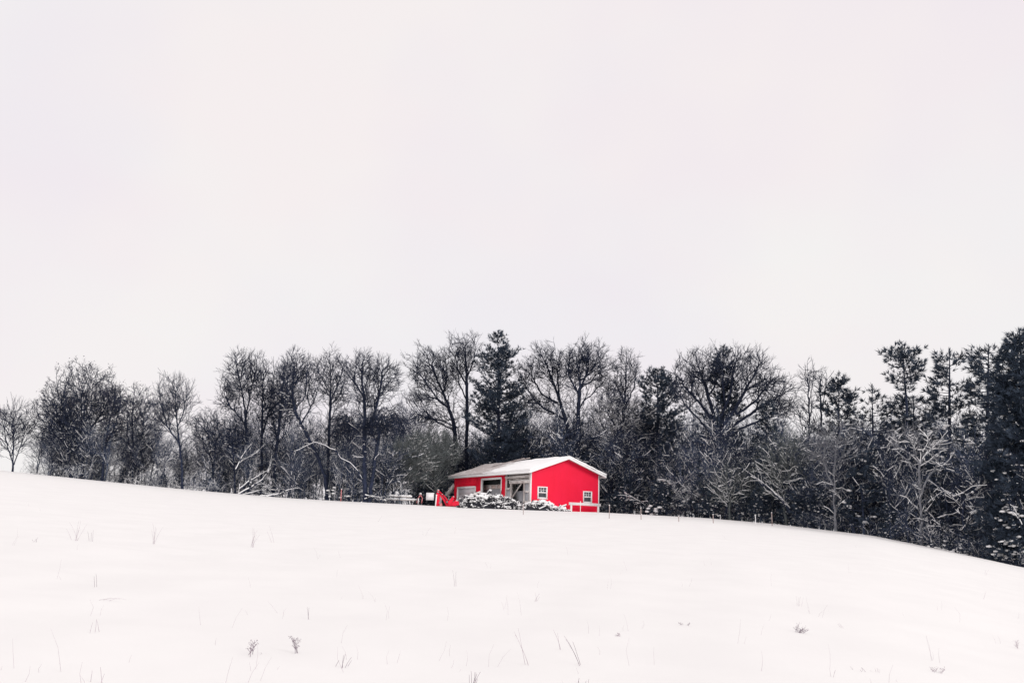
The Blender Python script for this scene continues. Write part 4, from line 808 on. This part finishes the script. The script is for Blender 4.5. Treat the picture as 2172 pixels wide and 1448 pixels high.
def scatter(name, items, label):
    g = Geo()
    for kind, px, dy, sc in items:
        d = ray(px, 1080); t = d[0]/d[1]; Y = float(crest(t))+dy; X = t*Y
        if in_barn(X, Y): continue
        if not g.n: g.T, g.tm = [], []
        V, Q, mi = TP[kind][rng.integers(3)]; a = rng.uniform(0, 6.28); c, s = math.cos(a), math.sin(a); w = sc*rng.uniform(.85, 1.1)
        W = np.stack([(V[:, 0]*c-V[:, 1]*s)*w+X, (V[:, 0]*s+V[:, 1]*c)*w+Y, V[:, 2]*sc+float(height(X, Y))], 1)
        g.V.append(W); g.Q.append(Q+g.n); g.qm.append(mi); g.n += len(W)
    if name == 'undergrowth':                                       # clumps of snow caught in the evergreen bushes
        rg = np.random.default_rng(8)
        for cpx, cpy, dy_, nb_, sz in ((1232, 950, 22, 9, .42), (1405, 1024, 10, 7, .34), (1462, 1042, 8, 6, .40), (1440, 1064, 7, 6, .32), (1398, 1077, 6, 7, .34), (1375, 1082, 6, 4, .3), (2000, 912, 7, 9, .34), (2060, 935, 6, 6, .28), (2132, 1010, 2, 8, .24), (2150, 1085, 1.4, 10, .22), (2105, 1098, 1.6, 9, .2), (2130, 1150, 1.0, 8, .2), (1990, 1160, 1.0, 10, .2), (2035, 1172, 1.0, 12, .2), (1640, 1010, 6, 5, .28), (1555, 975, 9, 5, .3), (700, 1040, 2, 8, .24), (735, 1050, 2, 7, .22), (812, 1058, 2, 6, .2), (690, 1052, 1.5, 6, .2)):
            d = ray(cpx, 1080); Y = float(crest(d[0]/d[1]))+dy_; c = P(cpx, cpy, Y)
            for _ in range(nb_): blob(g, c+rg.normal(0, 1, 3)*np.array([sz*1.5, sz*1.5, sz*.7]), sz*rg.uniform(.3, .9), rg, 1, n=7, m=4, flat=.42)
    o = g.build(name, [M['twigs'], M['fresh'], M['needle']]); tag(o, label, 'undergrowth', kind='stuff')
near_ = lambda px: float(np.interp(px, [1270, 1300, 1420, 1520], [13, 11, 5, 1.0]))   # the wood edge stays behind the barn corner
it = []
for _ in range(200):                                              # left stretch: thin enough for the sky to show
    px = rng.uniform(60, 960); it.append(('sapling' if rng.random() < .68 else 'brush', px, rng.uniform(2, 16), rng.uniform(.6, 1.0)))
for _ in range(60): it.append((rng.choice(['brush', 'brush', 'limb']), rng.uniform(60, 900), rng.uniform(1.2, 5), rng.uniform(.45, .8)))
for _ in range(25): it.append(('ever', rng.uniform(80, 900), rng.uniform(3, 10), rng.uniform(.3, .55)))
for _ in range(270):                                              # right stretch
    px = rng.uniform(1285, 2230); it.append((rng.choice(['sapling', 'brush', 'ever', 'limb'], p=[.50, .20, .19, .11]), px, near_(px)+rng.uniform(1.0, 15), rng.uniform(.65, 1.2)))
for _ in range(60):
    px = rng.uniform(1285, 2230); it.append((rng.choice(['brush', 'ever', 'limb'], p=[.5, .4, .1]), px, near_(px)+rng.uniform(0, 3), rng.uniform(.3, .6)))
for _ in range(70):                                               # behind the barn
    px = rng.uniform(900, 1300); it.append((rng.choice(['sapling', 'brush', 'ever', 'limb']), px, rng.uniform(20, 34), rng.uniform(1.0, 1.45)))
for _ in range(30): it.append((rng.choice(['ever', 'brush', 'sapling']), rng.uniform(785, 965), rng.uniform(14.5, 20), rng.uniform(.4, .65)))
scatter('undergrowth', it, 'tangle of bare saplings and brush flecked with snow under the trees')
it = []
for _ in range(110):
    px = rng.uniform(1080, 2250); it.append(('ever' if rng.random() < .36 else 'sapling', px, rng.uniform(16, 34), rng.uniform(1.2, 1.75)))
for _ in range(48): it.append((rng.choice(['sapling', 'sapling', 'ever']), rng.uniform(1060, 1330), rng.uniform(23, 36), rng.uniform(1.3, 1.75)))
for _ in range(42): it.append(('sapling', rng.uniform(400, 930), rng.uniform(9, 24), rng.uniform(1.0, 1.75)))
for _ in range(10): it.append(('sapling', rng.uniform(85, 400), rng.uniform(9, 20), rng.uniform(.9, 1.3)))
for _ in range(26): it.append(('ever' if rng.random() < .3 else 'sapling', rng.uniform(880, 1100), rng.uniform(24, 40), rng.uniform(1.1, 1.5)))
scatter('background_wood', it, 'dark mass of the wood behind the front trees')

# ---------------------------------------------------------------- dry weeds and grass in the snow
def weed(label, kind, px, py, hpx, wpx=None, seed=1, n=4, lean=0.0, group='dry weeds in the snow field', dark=False):
    rng = np.random.default_rng(seed); b = hit(px, py); sc = b[1]/FPX; H = hpx*sc; Wd = (wpx or hpx*.4)*sc; r = max(.002, b[1]*.00013)
    g = Geo(); g2 = Geo(); parts = []
    def stem(p, d, ln, r, bend):
        pts = [np.array(p)]
        for k in range(5): d = d+np.array([bend*.12, 0, -abs(bend)*.05])+rng.normal(0, .04, 3); d /= np.linalg.norm(d); pts.append(pts[-1]+d*ln/5)
        pts = np.array(pts); rr = r*np.linspace(1, .5, 6); gg = g if kind == 'weed' else Geo(); gg.tubes(pts[:-1], pts[1:], rr[:-1], rr[1:], k=4)
        if kind != 'weed': parts.append(gg)
        return pts
    if kind == 'grass':
        for q in range(n):
            dx = rng.uniform(-.5, .5)*Wd/H+lean; stem((rng.normal(0, .03), rng.normal(0, .03), -.03), np.array([dx, rng.normal(0, .15), 1.]), H*rng.uniform(.6, 1.05), r, dx*1.2)
    elif kind == 'arch':
        for q in range(n): stem((-Wd*.5+rng.normal(0, .04), rng.normal(0, .05), -.02), np.array([.8, 0, 1.]), Wd*rng.uniform(.8, 1.3), r, 3.4)
    else:                                                           # branching weed with seed heads
        for q in range(n):
            a = rng.uniform(-1, 1); p = stem((rng.normal(0, .03), rng.normal(0, .03), -.03), np.array([a*Wd/H*.7, rng.normal(0, .2), 1.]), H*rng.uniform(.6, 1.05), r*1.3, a)
            for k in (2, 3, 4):
                for s_ in (-1, 1):
                    e = stem(p[k], np.array([s_*.7, rng.normal(0, .3), .8]), H*rng.uniform(.12, .3), r*.8, 0)[-1]
                    for _ in range(2): blob(g2, e+rng.normal(0, r*3, 3), r*1.5, rng, n=5, m=4, flat=1)
    root = thing('dry_weed' if kind == 'weed' else 'dry_grass_tuft', label, 'weed' if kind == 'weed' else 'grass tuft', tuple(b), group=group)
    for gg in (parts or [g]): gg.build('stem', M['stemdark' if dark else 'stem'], root)
    if g2.n: g2.build('seed_head', M['stemdark' if dark else 'stem'], root)
weed('short reddish tuft alone in the upper left of the field', 'grass', 74, 1149, 13, 10, 1, 4, dark=True)
weed('single dark reddish stem among fainter tall stems in the upper left of the field', 'grass', 192, 1147, 28, 6, 2, 3, -.05, dark=True)
weed('loose fan of tall faint stems in the upper left of the field', 'grass', 160, 1146, 46, 34, 3, 6)
weed('faint fan of grass stems below the lone forked tree', 'grass', 325, 1153, 46, 26, 4, 6)
weed('bunch of pale stems below the tall airy bare tree', 'grass', 535, 1160, 44, 26, 5, 7)
weed('single long stem leaning left below the leaning trees', 'grass', 579, 1150, 42, 4, 6, 2, -.3)
weed('upright solitary stem below the fan of tall faint stems', 'grass', 205, 1244, 42, 4, 7, 2, -.05, dark=True)
weed('low arched tuft bent over onto the snow', 'arch', 237, 1274, 16, 34, 8, 3)
weed('stiff lone stem above and right of the darkest weeds', 'grass', 655, 1312, 30, 4, 9, 2, -.1, dark=True)
weed('branching dark weed with seed heads, left of the darkest weed', 'weed', 531, 1388, 38, 14, 10, 3, dark=True)
weed('tiny forked weed between the two branching dark weeds', 'grass', 557, 1388, 12, 12, 11, 3, dark=True)
weed('darkest and thickest weed in the lower left of the field', 'weed', 624, 1385, 50, 12, 12, 3, dark=True)
weed('reddish slanting tuft in the lower part of the field', 'grass', 729, 1415, 34, 14, 13, 5, .15, dark=True)
weed('V-shaped pair of stems in the lower left of the field', 'grass', 201, 1340, 34, 22, 14, 3)
weed('lone upright stem below the barn loader', 'grass', 965, 1242, 38, 4, 15, 2, -.05, dark=True)
weed('spiky fan of leaf blades cut by the bottom edge', 'grass', 1002, 1452, 34, 44, 16, 8, dark=True)
weed('two crossing faint stems at the bottom edge on the left', 'grass', 212, 1448, 42, 26, 17, 3)
weed('tall stem arching left in the bottom middle', 'grass', 1123, 1410, 76, 20, 18, 3, -.22)
weed('straight tall stem beside the arching one in the bottom middle', 'grass', 1183, 1377, 52, 8, 19, 2, -.1)
weed('tall dark pair of stems in the bottom middle', 'grass', 1223, 1410, 78, 16, 20, 3, -.25, dark=True)
weed('wide twiggy weed sprawling in the lower right of the field', 'weed', 1689, 1340, 24, 70, 21, 7, dark=True)
weed('reddish upright tuft above the sprawling twiggy weed', 'grass', 1697, 1285, 26, 10, 22, 4, .1)
weed('tiny upright sprig in the middle of the right-hand field', 'weed', 1458, 1326, 12, 6, 23, 2, dark=True)
weed('small sparse weed midway along the lower field', 'weed', 1314, 1348, 12, 24, 24, 3)
weed('pale leaning tuft right of the sprawling twiggy weed', 'grass', 1786, 1330, 18, 12, 25, 4, -.2)
weed('stubby dark weed near the bottom right', 'grass', 1835, 1423, 16, 8, 26, 4, -.4, dark=True)
weed('second stubby weed just right of the dark one near the bottom', 'grass', 1861, 1424, 14, 8, 27, 4, -.3)
weed('airy seed-headed weed in the bottom right of the field', 'weed', 1990, 1426, 24, 18, 28, 4)
weed('seed-headed sprig near the right edge of the field', 'weed', 2160, 1374, 20, 12, 29, 3)
weed('thick dark sprout cut by the bottom edge in the middle', 'grass', 1241, 1450, 18, 8, 30, 4, .1, dark=True)
weed('slim faint stem near the bottom right of the field', 'grass', 1766, 1436, 24, 8, 31, 3)
weed('low tuft between the barn and the bottom middle stems', 'grass', 1136, 1275, 24, 16, 32, 4, .2)
g = Geo(); rng = np.random.default_rng(77)
for _ in range(110):
    px = rng.uniform(-40, 2212); top_ = np.interp(px, [0, 940, 1500, 1850, 2172], [1010, 1085, 1112, 1150, 1220]); py = top_+(1460-top_)*rng.random()**.8
    if px > 1300 and rng.random() < .45: continue
    b = hit(px, py); 
    for q in range(rng.integers(1, 3)):
        d = np.array([rng.normal(0, .28), rng.normal(0, .2), 1.]); H = rng.uniform(.06, .42)*(.55+.45*rng.random()); p = b+rng.normal(0, .06, 3)*np.array([1, 1, 0])-np.array([0, 0, .02]); m_ = p+d*H*.55; e = m_+(d+np.array([rng.normal(0, .3), 0, -.1]))*H*.45
        r = max(.0013, b[1]*.00008); g.tubes([p, m_], [m_, e], np.array([r, r*.8]), np.array([r*.8, r*.4]), k=3)
tag(g.build('dry_grass', M['stem']), 'sparse faint dry grass stems poking through the snow', 'grass', kind='stuff')
